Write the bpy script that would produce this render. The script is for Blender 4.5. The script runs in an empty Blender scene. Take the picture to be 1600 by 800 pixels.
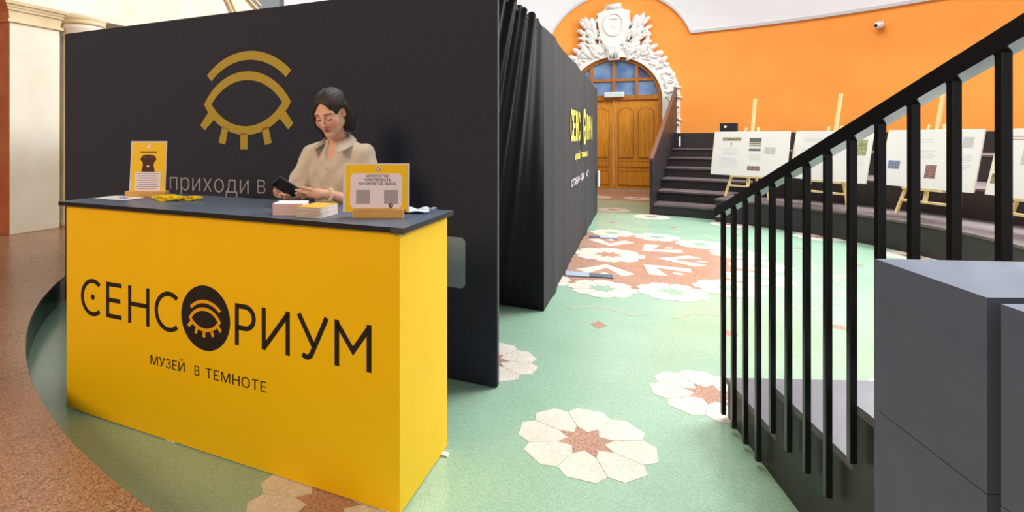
import bpy, bmesh, math, random
import numpy as np
from mathutils import Vector, Matrix
random.seed(7)
S = bpy.context.scene
COL = bpy.context.collection
PI = math.pi

# ------------------------------------------------------------------ camera
cam = bpy.data.objects.new('camera', bpy.data.cameras.new('camera'))
COL.objects.link(cam)
cam.location = (0, 0, 1.47)
cam.rotation_euler = (PI/2, 0, 0)
cam.data.sensor_width = 36.0
cam.data.lens = 838.3/1600*36
cam.data.shift_x = (800-645.65)/1600
cam.data.shift_y = -(400-214.25)/1600
cam.data.clip_start = 0.02
S.camera = cam

# ------------------------------------------------------------------ light
world = bpy.data.worlds.new('hall_daylight'); S.world = world
world.use_nodes = True
world.node_tree.nodes['Background'].inputs[0].default_value = (0.93, 0.96, 1.0, 1)
world.node_tree.nodes['Background'].inputs[1].default_value = 0.35
def area(name, loc, target, size, power, color, sy=None):
    l = bpy.data.lights.new(name, 'AREA'); l.energy = power; l.color = color
    l.shape = 'RECTANGLE'; l.size = size; l.size_y = sy or size
    o = bpy.data.objects.new(name, l); COL.objects.link(o); o.location = loc
    o.rotation_euler = (Vector(target)-Vector(loc)).to_track_quat('-Z', 'Y').to_euler()
    return o
area('skylight', (3.2, 6.8, 8.5), (3.2, 6.8, 0), 7.0, 960, (1.0, 0.98, 0.95))
area('window_light', (10.2, 7.6, 6.4), (1.0, 2.6, 0.6), 5.0, 1650, (0.95, 0.98, 1.0), 2.4)
area('lamp_light', (-4.6, -2.6, 4.4), (-1.0, 3.2, 1.0), 2.0, 275, (1.0, 0.65, 0.35))
S.view_settings.view_transform = 'Standard'
S.view_settings.look = 'None'
S.view_settings.exposure = 0.0
S.view_settings.gamma = 1.0
S.view_settings.use_curve_mapping = False

# ------------------------------------------------------------------ materials
def lin(c):
    return tuple(((v/255)/12.92 if v/255 <= 0.04045 else ((v/255+0.055)/1.055)**2.4) for v in c)
MATS = {}
def mat(name, rgb, rough=0.6, spec=0.4, noise=0.0, scale=20.0, rgb2=None, bump=0.0, bscale=60.0, metal=0.0,
        speck=None, speck_scale=120.0, speck_t=0.62, stretch=None, coat=0.0, sheen=0.0, trans=0.0):
    if name in MATS: return MATS[name]
    m = bpy.data.materials.new(name); m.use_nodes = True
    nt = m.node_tree; N = nt.nodes; L = nt.links
    b = N['Principled BSDF']
    b.inputs['Base Color'].default_value = (*lin(rgb), 1)
    b.inputs['Roughness'].default_value = rough
    b.inputs['Specular IOR Level'].default_value = spec
    b.inputs['Metallic'].default_value = metal
    b.inputs['Coat Weight'].default_value = coat
    b.inputs['Sheen Weight'].default_value = sheen
    b.inputs['Transmission Weight'].default_value = trans
    if noise or rgb2 or bump or speck:
        tc = N.new('ShaderNodeTexCoord'); mp = N.new('ShaderNodeMapping')
        L.new(tc.outputs['Object'], mp.inputs['Vector'])
        if stretch: mp.inputs['Scale'].default_value = stretch
        colout = None
        if rgb2 or noise:
            n = N.new('ShaderNodeTexNoise'); n.inputs['Scale'].default_value = scale; n.inputs['Detail'].default_value = 6
            L.new(mp.outputs[0], n.inputs['Vector'])
            r = N.new('ShaderNodeValToRGB')
            r.color_ramp.elements[0].position = 0.35; r.color_ramp.elements[1].position = 0.68
            c2 = rgb2 or tuple(max(0, v*(1-noise)) for v in rgb)
            r.color_ramp.elements[0].color = (*lin(c2), 1); r.color_ramp.elements[1].color = (*lin(rgb), 1)
            L.new(n.outputs['Fac'], r.inputs['Fac']); colout = r.outputs['Color']
        if speck:
            v = N.new('ShaderNodeTexVoronoi'); v.inputs['Scale'].default_value = speck_scale
            L.new(mp.outputs[0], v.inputs['Vector'])
            sepc = N.new('ShaderNodeSeparateColor'); L.new(v.outputs['Color'], sepc.inputs[0])
            for k, sc in enumerate(speck):
                mm = N.new('ShaderNodeMath'); mm.operation = 'GREATER_THAN'; mm.inputs[1].default_value = speck_t
                L.new(sepc.outputs[k % 3], mm.inputs[0])
                mf = N.new('ShaderNodeMath'); mf.operation = 'MULTIPLY'; mf.inputs[1].default_value = sc[3]
                L.new(mm.outputs[0], mf.inputs[0])
                mx = N.new('ShaderNodeMix'); mx.data_type = 'RGBA'
                L.new(mf.outputs[0], mx.inputs[0])
                if colout: L.new(colout, mx.inputs[6])
                else: mx.inputs[6].default_value = (*lin(rgb), 1)
                mx.inputs[7].default_value = (*lin(sc[:3]), 1); colout = mx.outputs[2]
        if colout: L.new(colout, b.inputs['Base Color'])
        if bump:
            n2 = N.new('ShaderNodeTexNoise'); n2.inputs['Scale'].default_value = bscale; n2.inputs['Detail'].default_value = 4
            L.new(mp.outputs[0], n2.inputs['Vector'])
            bp = N.new('ShaderNodeBump'); bp.inputs['Strength'].default_value = bump; bp.inputs['Distance'].default_value = 0.01
            L.new(n2.outputs['Fac'], bp.inputs['Height']); L.new(bp.outputs[0], b.inputs['Normal'])
    MATS[name] = m
    return m
M_GREEN = mat('green_terrazzo', (164, 199, 176), 0.18, 0.6, rgb2=(150, 189, 164), scale=1.6,
              speck=[(196, 214, 190, .35), (112, 158, 128, .3), (176, 206, 180, .3)], speck_scale=190, speck_t=.72)
M_BROWN = mat('brown_terrazzo', (164, 122, 90), 0.25, 0.5, rgb2=(148, 108, 78), scale=2,
              speck=[(196, 160, 124, .6), (96, 62, 44, .6), (176, 128, 96, .5)], speck_scale=150, speck_t=.66)
M_ROSE = mat('rose_terrazzo', (192, 152, 132), 0.24, 0.5, rgb2=(182, 140, 120), scale=2.5,
             speck=[(206, 168, 144, .5), (128, 84, 66, .5)], speck_scale=150, speck_t=.7)
M_CREAM = mat('cream_terrazzo', (230, 224, 212), 0.25, 0.5, rgb2=(220, 212, 198), scale=5,
              speck=[(248, 244, 234, .5), (206, 190, 166, .4)], speck_scale=140, speck_t=.68)
M_PEACH = mat('faded_pink_terrazzo', (168, 190, 164), 0.24, 0.4, rgb2=(152, 190, 164), scale=14,
              speck=[(206, 190, 172, .5)], speck_scale=70, speck_t=.6)
M_GROUT = mat('pale_grout', (196, 178, 158), 0.6)
M_ORANGE = mat('orange_paint', (255, 168, 80), 0.75, 0.25, rgb2=(254, 161, 72), scale=1.2)
M_TERRA = mat('terracotta_paint', (214, 128, 78), 0.75, 0.25, rgb2=(196, 108, 62), scale=3)
M_WHITE = mat('white_paint', (236, 238, 242), 0.8, 0.2)
M_STUCCO = mat('white_stucco', (238, 238, 236), 0.85, 0.2, bump=.5, bscale=14)
M_PLASTER = mat('cream_plaster', (238, 232, 218), 0.8, 0.2, rgb2=(230, 220, 200), scale=2.2)
M_PLASTER2 = mat('cream_trim_plaster', (230, 212, 176), 0.75, 0.25, rgb2=(216, 196, 156), scale=3)
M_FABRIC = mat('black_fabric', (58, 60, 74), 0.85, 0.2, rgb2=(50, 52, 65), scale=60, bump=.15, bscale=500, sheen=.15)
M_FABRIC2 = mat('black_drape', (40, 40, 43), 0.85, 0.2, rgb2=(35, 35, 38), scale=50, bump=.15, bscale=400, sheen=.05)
M_YELLOW = mat('yellow_laminate', (252, 206, 0), 0.5, 0.3, rgb2=(250, 202, 0), scale=3)
M_DTOP = mat('dark_counter_top', (88, 102, 122), 0.4, 0.5, rgb2=(78, 92, 110), scale=30, bump=.05)
M_DEDGE = mat('dark_counter_edge', (38, 34, 36), 0.6, 0.3, rgb2=(28, 25, 26), scale=60)
M_INK = mat('black_print', (36, 30, 26), 0.6, 0.3)
M_GOLD = mat('gold_print', (196, 172, 70), 0.6, 0.3, rgb2=(186, 160, 60), scale=60)
M_YPRINT = mat('yellow_print', (226, 214, 92), 0.6, 0.3)
M_GREYP = mat('grey_print', (176, 172, 182), 0.6, 0.3)
M_BLUEP = mat('blue_grey_print', (150, 166, 182), 0.6, 0.3)
M_RAIL = mat('black_rail_paint', (26, 26, 28), 0.22, 0.5)
M_STEP = mat('daylit_step_paint', (104, 102, 112), 0.45, 0.4, rgb2=(96, 94, 104), scale=8, bump=.03)  # black stair paint, greyed to carry the daylight reflected on the treads
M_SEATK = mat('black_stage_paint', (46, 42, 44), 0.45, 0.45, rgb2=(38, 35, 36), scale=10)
M_TREADK = mat('grey_tread_paint', (104, 92, 94), 0.5, 0.4, rgb2=(84, 74, 76), scale=6)  # treads and decks in a lighter grey than the risers
M_PLINTH = mat('dark_grey_laminate', (92, 104, 130), 0.66, 0.25, rgb2=(88, 100, 126), scale=12)
M_GAP = mat('black_parts_and_gap_shade', (18, 18, 19), 0.8, 0.2)  # plain black for small parts; also stands in for shade in the plinth gap
M_BRCAP = mat('brown_cap_wood', (112, 74, 60), 0.5, 0.3)
M_WOOD = mat('amber_door_wood', (222, 150, 40), 0.42, 0.4, rgb2=(190, 118, 22), scale=3.0, stretch=(14, 14, 1.0))
M_WOODD = mat('amber_frame_wood', (190, 122, 34), 0.45, 0.4, rgb2=(160, 96, 22), scale=3.0, stretch=(10, 10, 1.2))
M_PINE = mat('pale_pine', (232, 212, 160), 0.55, 0.3, rgb2=(222, 198, 140), scale=4, stretch=(12, 12, 1))
M_STAND = mat('light_wood_stand', (226, 180, 110), 0.5, 0.3, rgb2=(214, 164, 92), scale=5, stretch=(2, 14, 14))
M_BOARD = mat('white_poster_print', (228, 226, 226), 0.55, 0.3)
M_PAPER = mat('white_paper', (236, 236, 240), 0.6, 0.3)
M_LILAC = mat('pale_lilac_print', (240, 234, 250), 0.5, 0.3)
M_CARDY = mat('yellow_card_print', (252, 208, 16), 0.4, 0.4)
M_ACRYL = mat('clear_sleeve', (226, 226, 232), 0.15, 0.5)
M_BAND = mat('yellow_silicone', (250, 216, 10), 0.4, 0.4)
M_PINK = mat('pink_card_stock', (226, 170, 166), 0.7, 0.2, rgb2=(240, 214, 212), scale=6, stretch=(1, 1, 40))
M_KRAFT = mat('brown_card_stock', (186, 158, 136), 0.7, 0.2, rgb2=(214, 192, 172), scale=6, stretch=(1, 1, 40))
M_DOG = mat('brown_print', (78, 46, 32), 0.6, 0.3)
M_PHONE = mat('dark_phone_shell', (46, 46, 52), 0.35, 0.5)
M_PHONEG = mat('phone_screen', (14, 15, 18), 0.08, 0.6)
M_SHIRT = mat('beige_linen', (224, 214, 198), 0.85, 0.2, rgb2=(214, 203, 186), scale=9, bump=.35, bscale=26, sheen=.2)
M_TROUS = mat('dark_trousers', (44, 44, 52), 0.85, 0.2)
M_SHOE = mat('black_shoe', (28, 28, 30), 0.5, 0.4)
M_HAIR = mat('dark_brown_hair', (52, 38, 32), 0.42, 0.5, rgb2=(34, 25, 22), scale=5, stretch=(22, 22, 2.5), bump=.5, bscale=9)
M_CREAMB = mat('cream_bracelet', (232, 220, 180), 0.6, 0.3)
M_GLASS = mat('glass_with_blue_sky', (136, 168, 208), 0.08, 0.6, rgb2=(88, 118, 168), scale=2.2)  # opaque panes; the blue of the sky is put into their colour
M_GLASS2 = mat('glass_with_violet_sky', (120, 124, 168), 0.08, 0.6, rgb2=(88, 84, 124), scale=2.2)  # opaque panes with a violet sky tone put into the colour
M_LAMP = mat('white_plastic', (230, 232, 234), 0.4, 0.4)
M_BLACK = mat('black_plastic', (30, 32, 40), 0.4, 0.4)
M_GREYW = mat('grey_paint', (150, 152, 160), 0.8, 0.2)
M_NAVY = mat('navy_red_cloth', (46, 44, 66), 0.8, 0.2)

# ------------------------------------------------------------------ builders
def tag(o, label, cat, group=None):
    o['label'] = label; o['category'] = cat
    if group: o['group'] = group
    return o
def link(name, me, m, parent=None, smooth=False):
    o = bpy.data.objects.new(name, me); COL.objects.link(o)
    if m is not None and not me.materials:
        for x in (m if isinstance(m, (list, tuple)) else [m]): me.materials.append(x)
    if smooth:
        me.polygons.foreach_set('use_smooth', [True]*len(me.polygons))
    if parent: o.parent = parent
    return o
def struct(o): o['kind'] = 'structure'; return o
def empty(name, loc=(0, 0, 0), rz=0.0, parent=None):
    o = bpy.data.objects.new(name, None); COL.objects.link(o); o.location = loc; o.rotation_euler = (0, 0, rz)
    o.empty_display_size = .1
    if parent: o.parent = parent
    return o
class MB:
    def __init__(s): s.v = []; s.f = []; s.mi = []
    def add(s, vs, fs, mi=0):
        b = len(s.v); s.v += [tuple(v) for v in vs]; s.f += [tuple(b+i for i in f) for f in fs]; s.mi += [mi]*len(fs)
        return s
    def box(s, lo, hi, M=None, bev=0.0, mi=0):
        (x0, y0, z0), (x1, y1, z1) = lo, hi
        if bev > 0:
            b = bev
            ring = lambda z, e: [(x0+e, y0, z), (x1-e, y0, z), (x1, y0+e, z), (x1, y1-e, z), (x1-e, y1, z), (x0+e, y1, z), (x0, y1-e, z), (x0, y0+e, z)]
            def inset(z): return [(x0+b, y0+b*.3, z), (x1-b, y0+b*.3, z), (x1-b*.3, y0+b, z), (x1-b*.3, y1-b, z), (x1-b, y1-b*.3, z), (x0+b, y1-b*.3, z), (x0+b*.3, y1-b, z), (x0+b*.3, y0+b, z)]
            vs = inset(z0)+ring(z0+b*.6, b)+ring(z1-b*.6, b)+inset(z1)
            fs = [tuple(range(7, -1, -1)), tuple(range(24, 32))]
            for k in range(3):
                for i in range(8):
                    j = (i+1) % 8; fs.append((k*8+i, k*8+j, k*8+8+j, k*8+8+i))
        else:
            vs = [(x0, y0, z0), (x1, y0, z0), (x1, y1, z0), (x0, y1, z0), (x0, y0, z1), (x1, y0, z1), (x1, y1, z1), (x0, y1, z1)]
            fs = [(3, 2, 1, 0), (4, 5, 6, 7), (0, 1, 5, 4), (1, 2, 6, 5), (2, 3, 7, 6), (3, 0, 4, 7)]
        if M is not None: vs = [tuple(M @ Vector(v)) for v in vs]
        return s.add(vs, fs, mi)
    def bar(s, a, b, w, h=None, up=(0, 0, 1), mi=0):
        a = Vector(a); b = Vector(b); d = (b-a); L = d.length; d.normalize(); h = h or w
        x = d.cross(Vector(up));
        if x.length < 1e-5: x = Vector((1, 0, 0))
        x.normalize(); y = x.cross(d); M = Matrix((x, d, y)).transposed().to_4x4(); M.translation = a
        return s.box((-w/2, 0, -h/2), (w/2, L, h/2), M, mi=mi)
    def prism(s, poly, y0, y1, M=None, mi=0):
        # polygon in local x-z plane extruded along y
        n = len(poly); vs = [(p[0], y0, p[1]) for p in poly]+[(p[0], y1, p[1]) for p in poly]
        if M is not None: vs = [tuple(M @ Vector(v)) for v in vs]
        fs = [tuple(range(n)), tuple(range(2*n-1, n-1, -1))]+[(i, i+n, (i+1) % n+n, (i+1) % n) for i in range(n)]
        return s.add(vs, fs, mi)
    def flat(s, poly, z0, z1, mi=0):
        n = len(poly); vs = [(p[0], p[1], z0) for p in poly]+[(p[0], p[1], z1) for p in poly]
        fs = [tuple(range(n-1, -1, -1)), tuple(range(n, 2*n))]+[(i, (i+1) % n, (i+1) % n+n, i+n) for i in range(n)]
        return s.add(vs, fs, mi)
    def strip(s, A, B, y0, y1, closed=False, mi=0):
        # band between two matched x-z polylines, extruded along y
        n = len(A); vs = []
        for y in (y0, y1): vs += [(p[0], y, p[1]) for p in A]+[(p[0], y, p[1]) for p in B]
        fs = []
        R = range(n if closed else n-1)
        for i in R:
            j = (i+1) % n
            fs += [(i, n+i, n+j, j), (2*n+i, 2*n+j, 3*n+j, 3*n+i), (i, j, 2*n+j, 2*n+i), (n+i, 3*n+i, 3*n+j, n+j)]
        if not closed: fs += [(0, 2*n, 3*n, n), (n-1, 2*n-1, 4*n-1, 3*n-1)]
        return s.add(vs, fs, mi)
    def lathe(s, prof, seg=32, c=(0, 0, 0), mi=0):
        b = []; n = len(prof)
        for k in range(seg):
            a = 2*PI*k/seg
            b += [(c[0]+r*math.cos(a), c[1]+r*math.sin(a), c[2]+z) for r, z in prof]
        fs = []
        for k in range(seg):
            q = (k+1) % seg
            for i in range(n-1): fs.append((k*n+i, q*n+i, q*n+i+1, k*n+i+1))
        return s.add(b, fs, mi)
    def tube(s, pts, r, seg=10, mi=0):
        P = [Vector(p) for p in pts]; n = len(P); vs = []
        R = r if isinstance(r, (list, tuple)) else [r]*n
        for i, p in enumerate(P):
            t = (P[min(i+1, n-1)]-P[max(i-1, 0)]).normalized()
            x = t.cross(Vector((0, 0, 1)))
            if x.length < 1e-3: x = t.cross(Vector((1, 0, 0)))
            x.normalize(); y = x.cross(t)
            vs += [tuple(p+R[i]*(math.cos(2*PI*k/seg)*x+math.sin(2*PI*k/seg)*y)) for k in range(seg)]
        fs = [(i*seg+k, i*seg+(k+1) % seg, (i+1)*seg+(k+1) % seg, (i+1)*seg+k) for i in range(n-1) for k in range(seg)]
        fs += [tuple(range(seg-1, -1, -1)), tuple((n-1)*seg+k for k in range(seg))]
        return s.add(vs, fs, mi)
    def ellipsoid(s, c, r, M=None, seg=14, rings=9, mi=0):
        vs = []
        for i in range(rings+1):
            t = PI*i/rings
            for k in range(seg):
                a = 2*PI*k/seg; vs.append((c[0]+r[0]*math.sin(t)*math.cos(a), c[1]+r[1]*math.sin(t)*math.sin(a), c[2]+r[2]*math.cos(t)))
        if M is not None: vs = [tuple(M @ Vector(v)) for v in vs]
        fs = [(i*seg+k, (i+1)*seg+k, (i+1)*seg+(k+1) % seg, i*seg+(k+1) % seg) for i in range(rings) for k in range(seg)]
        return s.add(vs, fs, mi)
    def mesh(s, name='mesh'):
        me = bpy.data.meshes.new(name); me.from_pydata(s.v, [], s.f)
        me.polygons.foreach_set('material_index', s.mi)
        bm = bmesh.new(); bm.from_mesh(me)
        bmesh.ops.remove_doubles(bm, verts=bm.verts, dist=1e-6)
        bmesh.ops.recalc_face_normals(bm, faces=bm.faces); bm.to_mesh(me); bm.free()
        me.update(); return me
    def build(s, name, m, parent=None, smooth=False):
        o = link(name, s.mesh(name), m, parent, smooth)
        return o
def copy_tree(o, parent=None):
    c = o.copy(); COL.objects.link(c); c.parent = parent
    for ch in o.children: copy_tree(ch, c)
    return c
def text(name, body, m, parent, x0, x1, z, size, y=-0.002, thin=0.0, depth=0.0008, zsc=None, rot=None):
    # flat lettering in the parent's x-z plane facing -y, stretched to run from x0 to x1 on baseline z
    c = bpy.data.curves.new(name, 'FONT'); c.body = body; c.size = 1.0; c.offset = thin; c.extrude = 0.0; c.resolution_u = 4
    t = bpy.data.objects.new(name, c); COL.objects.link(t)
    dg = bpy.context.evaluated_depsgraph_get(); dg.update()
    me = bpy.data.meshes.new_from_object(t.evaluated_get(dg))
    bpy.data.objects.remove(t); bpy.data.curves.remove(c)
    xs = np.array([v.co[:] for v in me.vertices]); a, b = xs[:, 0].min(), xs[:, 0].max()
    k = (x1-x0)/(b-a); kz = size/0.728 if zsc is None else zsc
    for v in me.vertices:
        v.co = (x0+(v.co.x-a)*k, y, z+v.co.y*kz)
    me.materials.clear()
    return link(name, me, m, parent)
def stroke(mb, pts, w, y0, y1, closed=False):
    # constant-width ribbon with mitred joints along an x-z polyline
    P = [Vector((p[0], p[1])) for p in pts]; n = len(P); A = []; B = []
    for i in range(n):
        d1 = (P[i]-P[i-1]).normalized() if i > 0 else None
        d2 = (P[i+1]-P[i]).normalized() if i < n-1 else None
        d1 = d1 or d2; d2 = d2 or d1
        n1 = Vector((-d1.y, d1.x)); n2 = Vector((-d2.y, d2.x)); mtr = (n1+n2).normalized(); k = (w/2)/max(.35, mtr.dot(n1))
        A.append(P[i]+mtr*k); B.append(P[i]-mtr*k)
    mb.strip(A, B, y0, y1)
def arc(c, r, a0, a1, n=20, ry=None):
    ry = ry or r
    return [(c[0]+r*math.cos(math.radians(a0+(a1-a0)*i/n)), c[1]+ry*math.sin(math.radians(a0+(a1-a0)*i/n))) for i in range(n+1)]

# hall frame: AL turns the counter, the dark box and the door wall; C is the centre of the round floor
AL = -0.428
D = Vector((math.cos(AL), math.sin(AL))); NN = Vector((-D.y, D.x))
C = Vector((2.44, 6.71))
def pol(R, phi):   # phi in degrees from +y towards +x
    a = math.radians(phi); return (C.x+R*math.sin(a), C.y+R*math.cos(a))
def sector(mb, r0, r1, p0, p1, z0, z1, n, mi=0):
    vs = []
    for i in range(n+1):
        p = p0+(p1-p0)*i/n
        a = pol(r0, p); b = pol(r1, p)
        vs += [(*a, z0), (*b, z0), (*a, z1), (*b, z1)]
    fs = []
    for i in range(n):
        k = 4*i; q = k+4
        fs += [(k, k+1, q+1, q), (k+2, q+2, q+3, k+3), (k, q, q+2, k+2), (k+1, k+3, q+3, q+1)]
    fs += [(0, 2, 3, 1), (4*n, 4*n+1, 4*n+3, 4*n+2)]
    mb.add(vs, fs, mi)

# ------------------------------------------------------------------ floors
fl = struct(MB().flat([pol(6.15, -360*i/128) for i in range(128)], -0.06, 0.0).build('floor', M_GREEN))
mb = MB(); sector(mb, 6.15, 11.5, -28, 36, -0.06, 0.0, 40)
fe = struct(mb.build('floor_entry', M_ROSE))
mb = MB(); sector(mb, 5.915, 13.5, 128, 332, -0.06, 0.1985, 110)
fu = struct(mb.build('floor_upper', M_GROUT))
# radial slabs of the raised brown floor, each a piece
def slab_mesh(r0, r1, dphi, g):
    mb = MB(); vs = []; n = 6; h = dphi/2
    for i in range(n+1):
        p = math.radians(-h+2*h*i/n)
        for r in (r0, r1):
            x = r*math.sin(p); y = r*math.cos(p)
            if i in (0, n): x -= math.copysign(g, x)
            vs += [(x, y, 0.1), (x, y, 0.2)]
    fs = []
    for i in range(n):
        k = 4*i; q = k+4
        fs += [(k, k+2, q+2, q), (k+1, q+1, q+3, k+3), (k, q, q+1, k+1), (k+2, k+3, q+3, q+2)]
    fs += [(0, 1, 3, 2), (4*n, 4*n+2, 4*n+3, 4*n+1)]
    mb.add(vs, fs); return mb.mesh('slab')
SL = [slab_mesh(5.91, 7.35, 7.2, .003), slab_mesh(7.356, 9.0, 7.2, .003), slab_mesh(9.006, 13.4, 7.2, .003)]
for me in SL: me.materials.append(M_BROWN)
p_first = 90+139.9+3.6   # phi of a slab centre (image-left joint lies at -139.9 deg)
for k in range(-10, 9):
    ph = 229.9-3.6+7.2*k
    if ph < 150 or ph > 300: continue
    for me in SL:
        o = link('slab', me, None, fu); o.location = (C.x, C.y, 0); o.rotation_euler = (0, 0, -math.radians(ph))
# curved dark step face below the raised floor
mb = MB(); sector(mb, 5.906, 5.914, 128, 332, 0.0, 0.19, 110)
struct(mb.build('trim_1', mat('dark_green_step', (62, 84, 70), 0.25, 0.5)))

# inlaid flowers: eight cream petals round a star
def petal_mesh(k=1.0, z1=0.002):
    rn, rs, ro, de, ri = .276*k, .138*k, .321*k, .201, .084*k
    g = .0022
    h = PI/8
    pts = [(ri, 0)]+[(rs*math.cos(-h), rs*math.sin(-h)+g), (rn*math.cos(-h), rn*math.sin(-h)+g), (ro*math.cos(-de), ro*math.sin(-de)),
           (ro*math.cos(de), ro*math.sin(de)), (rn*math.cos(h), rn*math.sin(h)-g), (rs*math.cos(h), rs*math.sin(h)-g)]
    return MB().flat(pts, -0.004, z1).mesh('petal')
def star_mesh(k=1.0, z1=0.0015):
    pts = []
    for i in range(8):
        a = PI/8+i*PI/4
        pts += [(.082*k*math.cos(a-PI/8), .082*k*math.sin(a-PI/8)), (.136*k*math.cos(a), .136*k*math.sin(a))]
    return MB().flat(pts, -0.004, z1).mesh('star')
PET = petal_mesh(); PET.materials.append(M_CREAM)
PETB = petal_mesh(1.33); PETB.materials.append(M_CREAM)
STR = star_mesh(); STR.materials.append(M_ROSE)
STG = star_mesh(1.0, .0022); STG.materials.append(M_GREEN)
STB = star_mesh(1.33, .0022); STB.materials.append(M_ROSE)
def hidden(x, y, m=.34):
    c, s_ = math.cos(AL), math.sin(AL); dx, dy = x+3.143, y-4.837
    u, v = dx*c+dy*s_, -dx*s_+dy*c
    return -m < v < 8.2 and u < 4.0-m and not (v < m and u > 3.2)
def flower(x, y, rot, pet=PET, star=STR, par=fl, lift=0.0):
    if hidden(x, y): return
    for i in range(8):
        o = link('petal', pet, None, par); o.location = (x, y, lift); o.rotation_euler = (0, 0, rot+i*PI/4)
    o = link('star', star, None, par); o.location = (x, y, lift); o.rotation_euler = (0, 0, rot)
# brown rosette in the middle
mb = MB().flat([(C.x+1.63*math.cos(2*PI*i/72), C.y+1.63*math.sin(2*PI*i/72)) for i in range(72)], -0.01, 0.0012)
mb.build('rosette_disc', M_ROSE, fl)
flower(C.x, C.y, math.radians(22.5), PETB, STB, lift=.0012)
for k in range(16):
    a = math.radians(-112+22.5*k)
    flower(C.x+1.62*math.cos(a), C.y+1.62*math.sin(a), a, PET, STG, lift=.0014)
chev = MB().flat([(.56, 0), (.93, -.31), (1.06, -.17), (.73, 0), (1.06, .17), (.93, .31)][::1], -.004, .0022).mesh('chevron')
dia = MB().flat([(.95, 0), (1.03, -.05), (1.11, 0), (1.03, .05)], -.004, .0022).mesh('diamond')
chev.materials.append(M_CREAM); dia.materials.append(M_CREAM)
for k in range(8):
    a = math.radians(-112+45*k)
    for nm, me in (('chevron', chev), ('diamond', dia)):
        o = link(nm, me, None, fl); o.location = (C.x, C.y, .0012); o.rotation_euler = (0, 0, a)
# rings of separate flowers
for R, off, lim in ((3.72, -121.5, None), (4.42, -111.3, None), (5.33, -121.5, None)):
    for k in range(18):
        a = math.radians(off+20*k); dg = (off+20*k+540) % 360-180
        if R > 5 and not (-150 < dg < -80): continue
        if R > 4 and R < 5 and -95 < dg < 50: continue
        if 95 < dg < 175 : continue
        flower(C.x+R*math.cos(a), C.y+R*math.sin(a), a)
for p in ((5.39, 12.87), (4.55, 13.2)):
    flower(p[0], p[1], .4, PET, STR, fe)
# faded speckled fans with a small rose lozenge
fan = MB(); fo = arc((0, 0), .33, -62, 62, 12); fi = arc((0, 0), .25, 58, -58, 12)
fan.flat(fo+fi, -.004, .0012)
fanm = fan.mesh('fan'); fanm.materials.append(M_PEACH)
loz = MB().flat([(-.09, 0), (0, -.06), (.09, 0), (0, .06)], -.004, .0014).mesh('lozenge'); loz.materials.append(M_ROSE)
for k in range(18):
    a = math.radians(-111.5+20*k); dg = (-111.5+20*k+540) % 360-180
    if not (-150 < dg < 70): continue
    for nm, me, R in (('fan', fanm, 2.52), ('lozenge', loz, 2.70)):
        o = link(nm, me, None, fl); o.location = (C.x+R*math.cos(a), C.y+R*math.sin(a), 0); o.rotation_euler = (0, 0, a+PI)

# ------------------------------------------------------------------ back wall (round, orange below, white above)
RW = 8.9; DOORPHI = 20.9
P_DOOR = Vector((5.61, 15.0)); 
dphi = math.degrees(math.atan2(P_DOOR.x-C.x, P_DOOR.y-C.y))
def split_z(phi):
    x = math.radians(phi-21.4)*RW
    z = 4.2
    if abs(x) < 1.90: z = max(z, 3.55+math.sqrt(max(0, 1.95**2-x*x)))
    return z
def hole_z(phi):
    x = math.radians(phi-dphi)*RW
    if abs(x) >= 1.23: return 0.0
    return 2.47+math.sqrt(max(0, 1.23**2-x*x))
phis = sorted(set([round(-40+.5*i, 3) for i in range(0, 361)]+[round(6+.1*i, 3) for i in range(300)]))
mo = MB(); mw = MB(); vo = []; vw = []
for p in phis:
    zs = split_z(p); zh = min(hole_z(p), zs-.2)
    a = pol(RW, p); b = pol(RW+.25, p); c = pol(RW-.05, p)
    vo += [(*a, zh-.02), (*a, zs+.05), (*b, zs+.05), (*b, zh-.02)]
    vw += [(*c, zs), (*c, 7.5), (*b, 7.5), (*b, zs)]
fs = []
for i in range(len(phis)-1):
    k = 4*i; q = k+4
    fs += [(k, q, q+1, k+1), (k+1, q+1, q+2, k+2), (k+2, q+2, q+3, k+3), (k+3, q+3, q, k)]
mo.add(vo, fs); mw.add(vw, fs)
struct(mo.build('wall_back', M_ORANGE)); struct(mw.build('wall_back_upper', M_WHITE))
# thin raised edge line under the white zone
mb = MB(); vs = []
for p in phis:
    zs = split_z(p)
    vs += [(*pol(RW-.075, p), zs-.0), (*pol(RW-.075, p), zs+.07), (*pol(RW-.04, p), zs+.07), (*pol(RW-.04, p), zs-.0)]
mb.add(vs, fs); struct(mb.build('trim_2', mat('pale_grey_moulding', (206, 206, 210), .7, .3)))
# grey pilaster high on the back wall behind the dark box
mb = MB(); sector(mb, RW-.35, RW-.03, -30, -24, 0.0, 7.4, 8)
struct(mb.build('trim_3', M_GREYW))

# ------------------------------------------------------------------ arched door
th = -math.atan2(P_DOOR.x-C.x, P_DOOR.y-C.y)
dr = struct(empty('door_1', (P_DOOR.x, P_DOOR.y, 0), th))
dr['label'] = 'arched double door of amber wood with a glazed fanlight'
RA, ZA, ZT = 1.235, 2.47, 2.50
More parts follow.
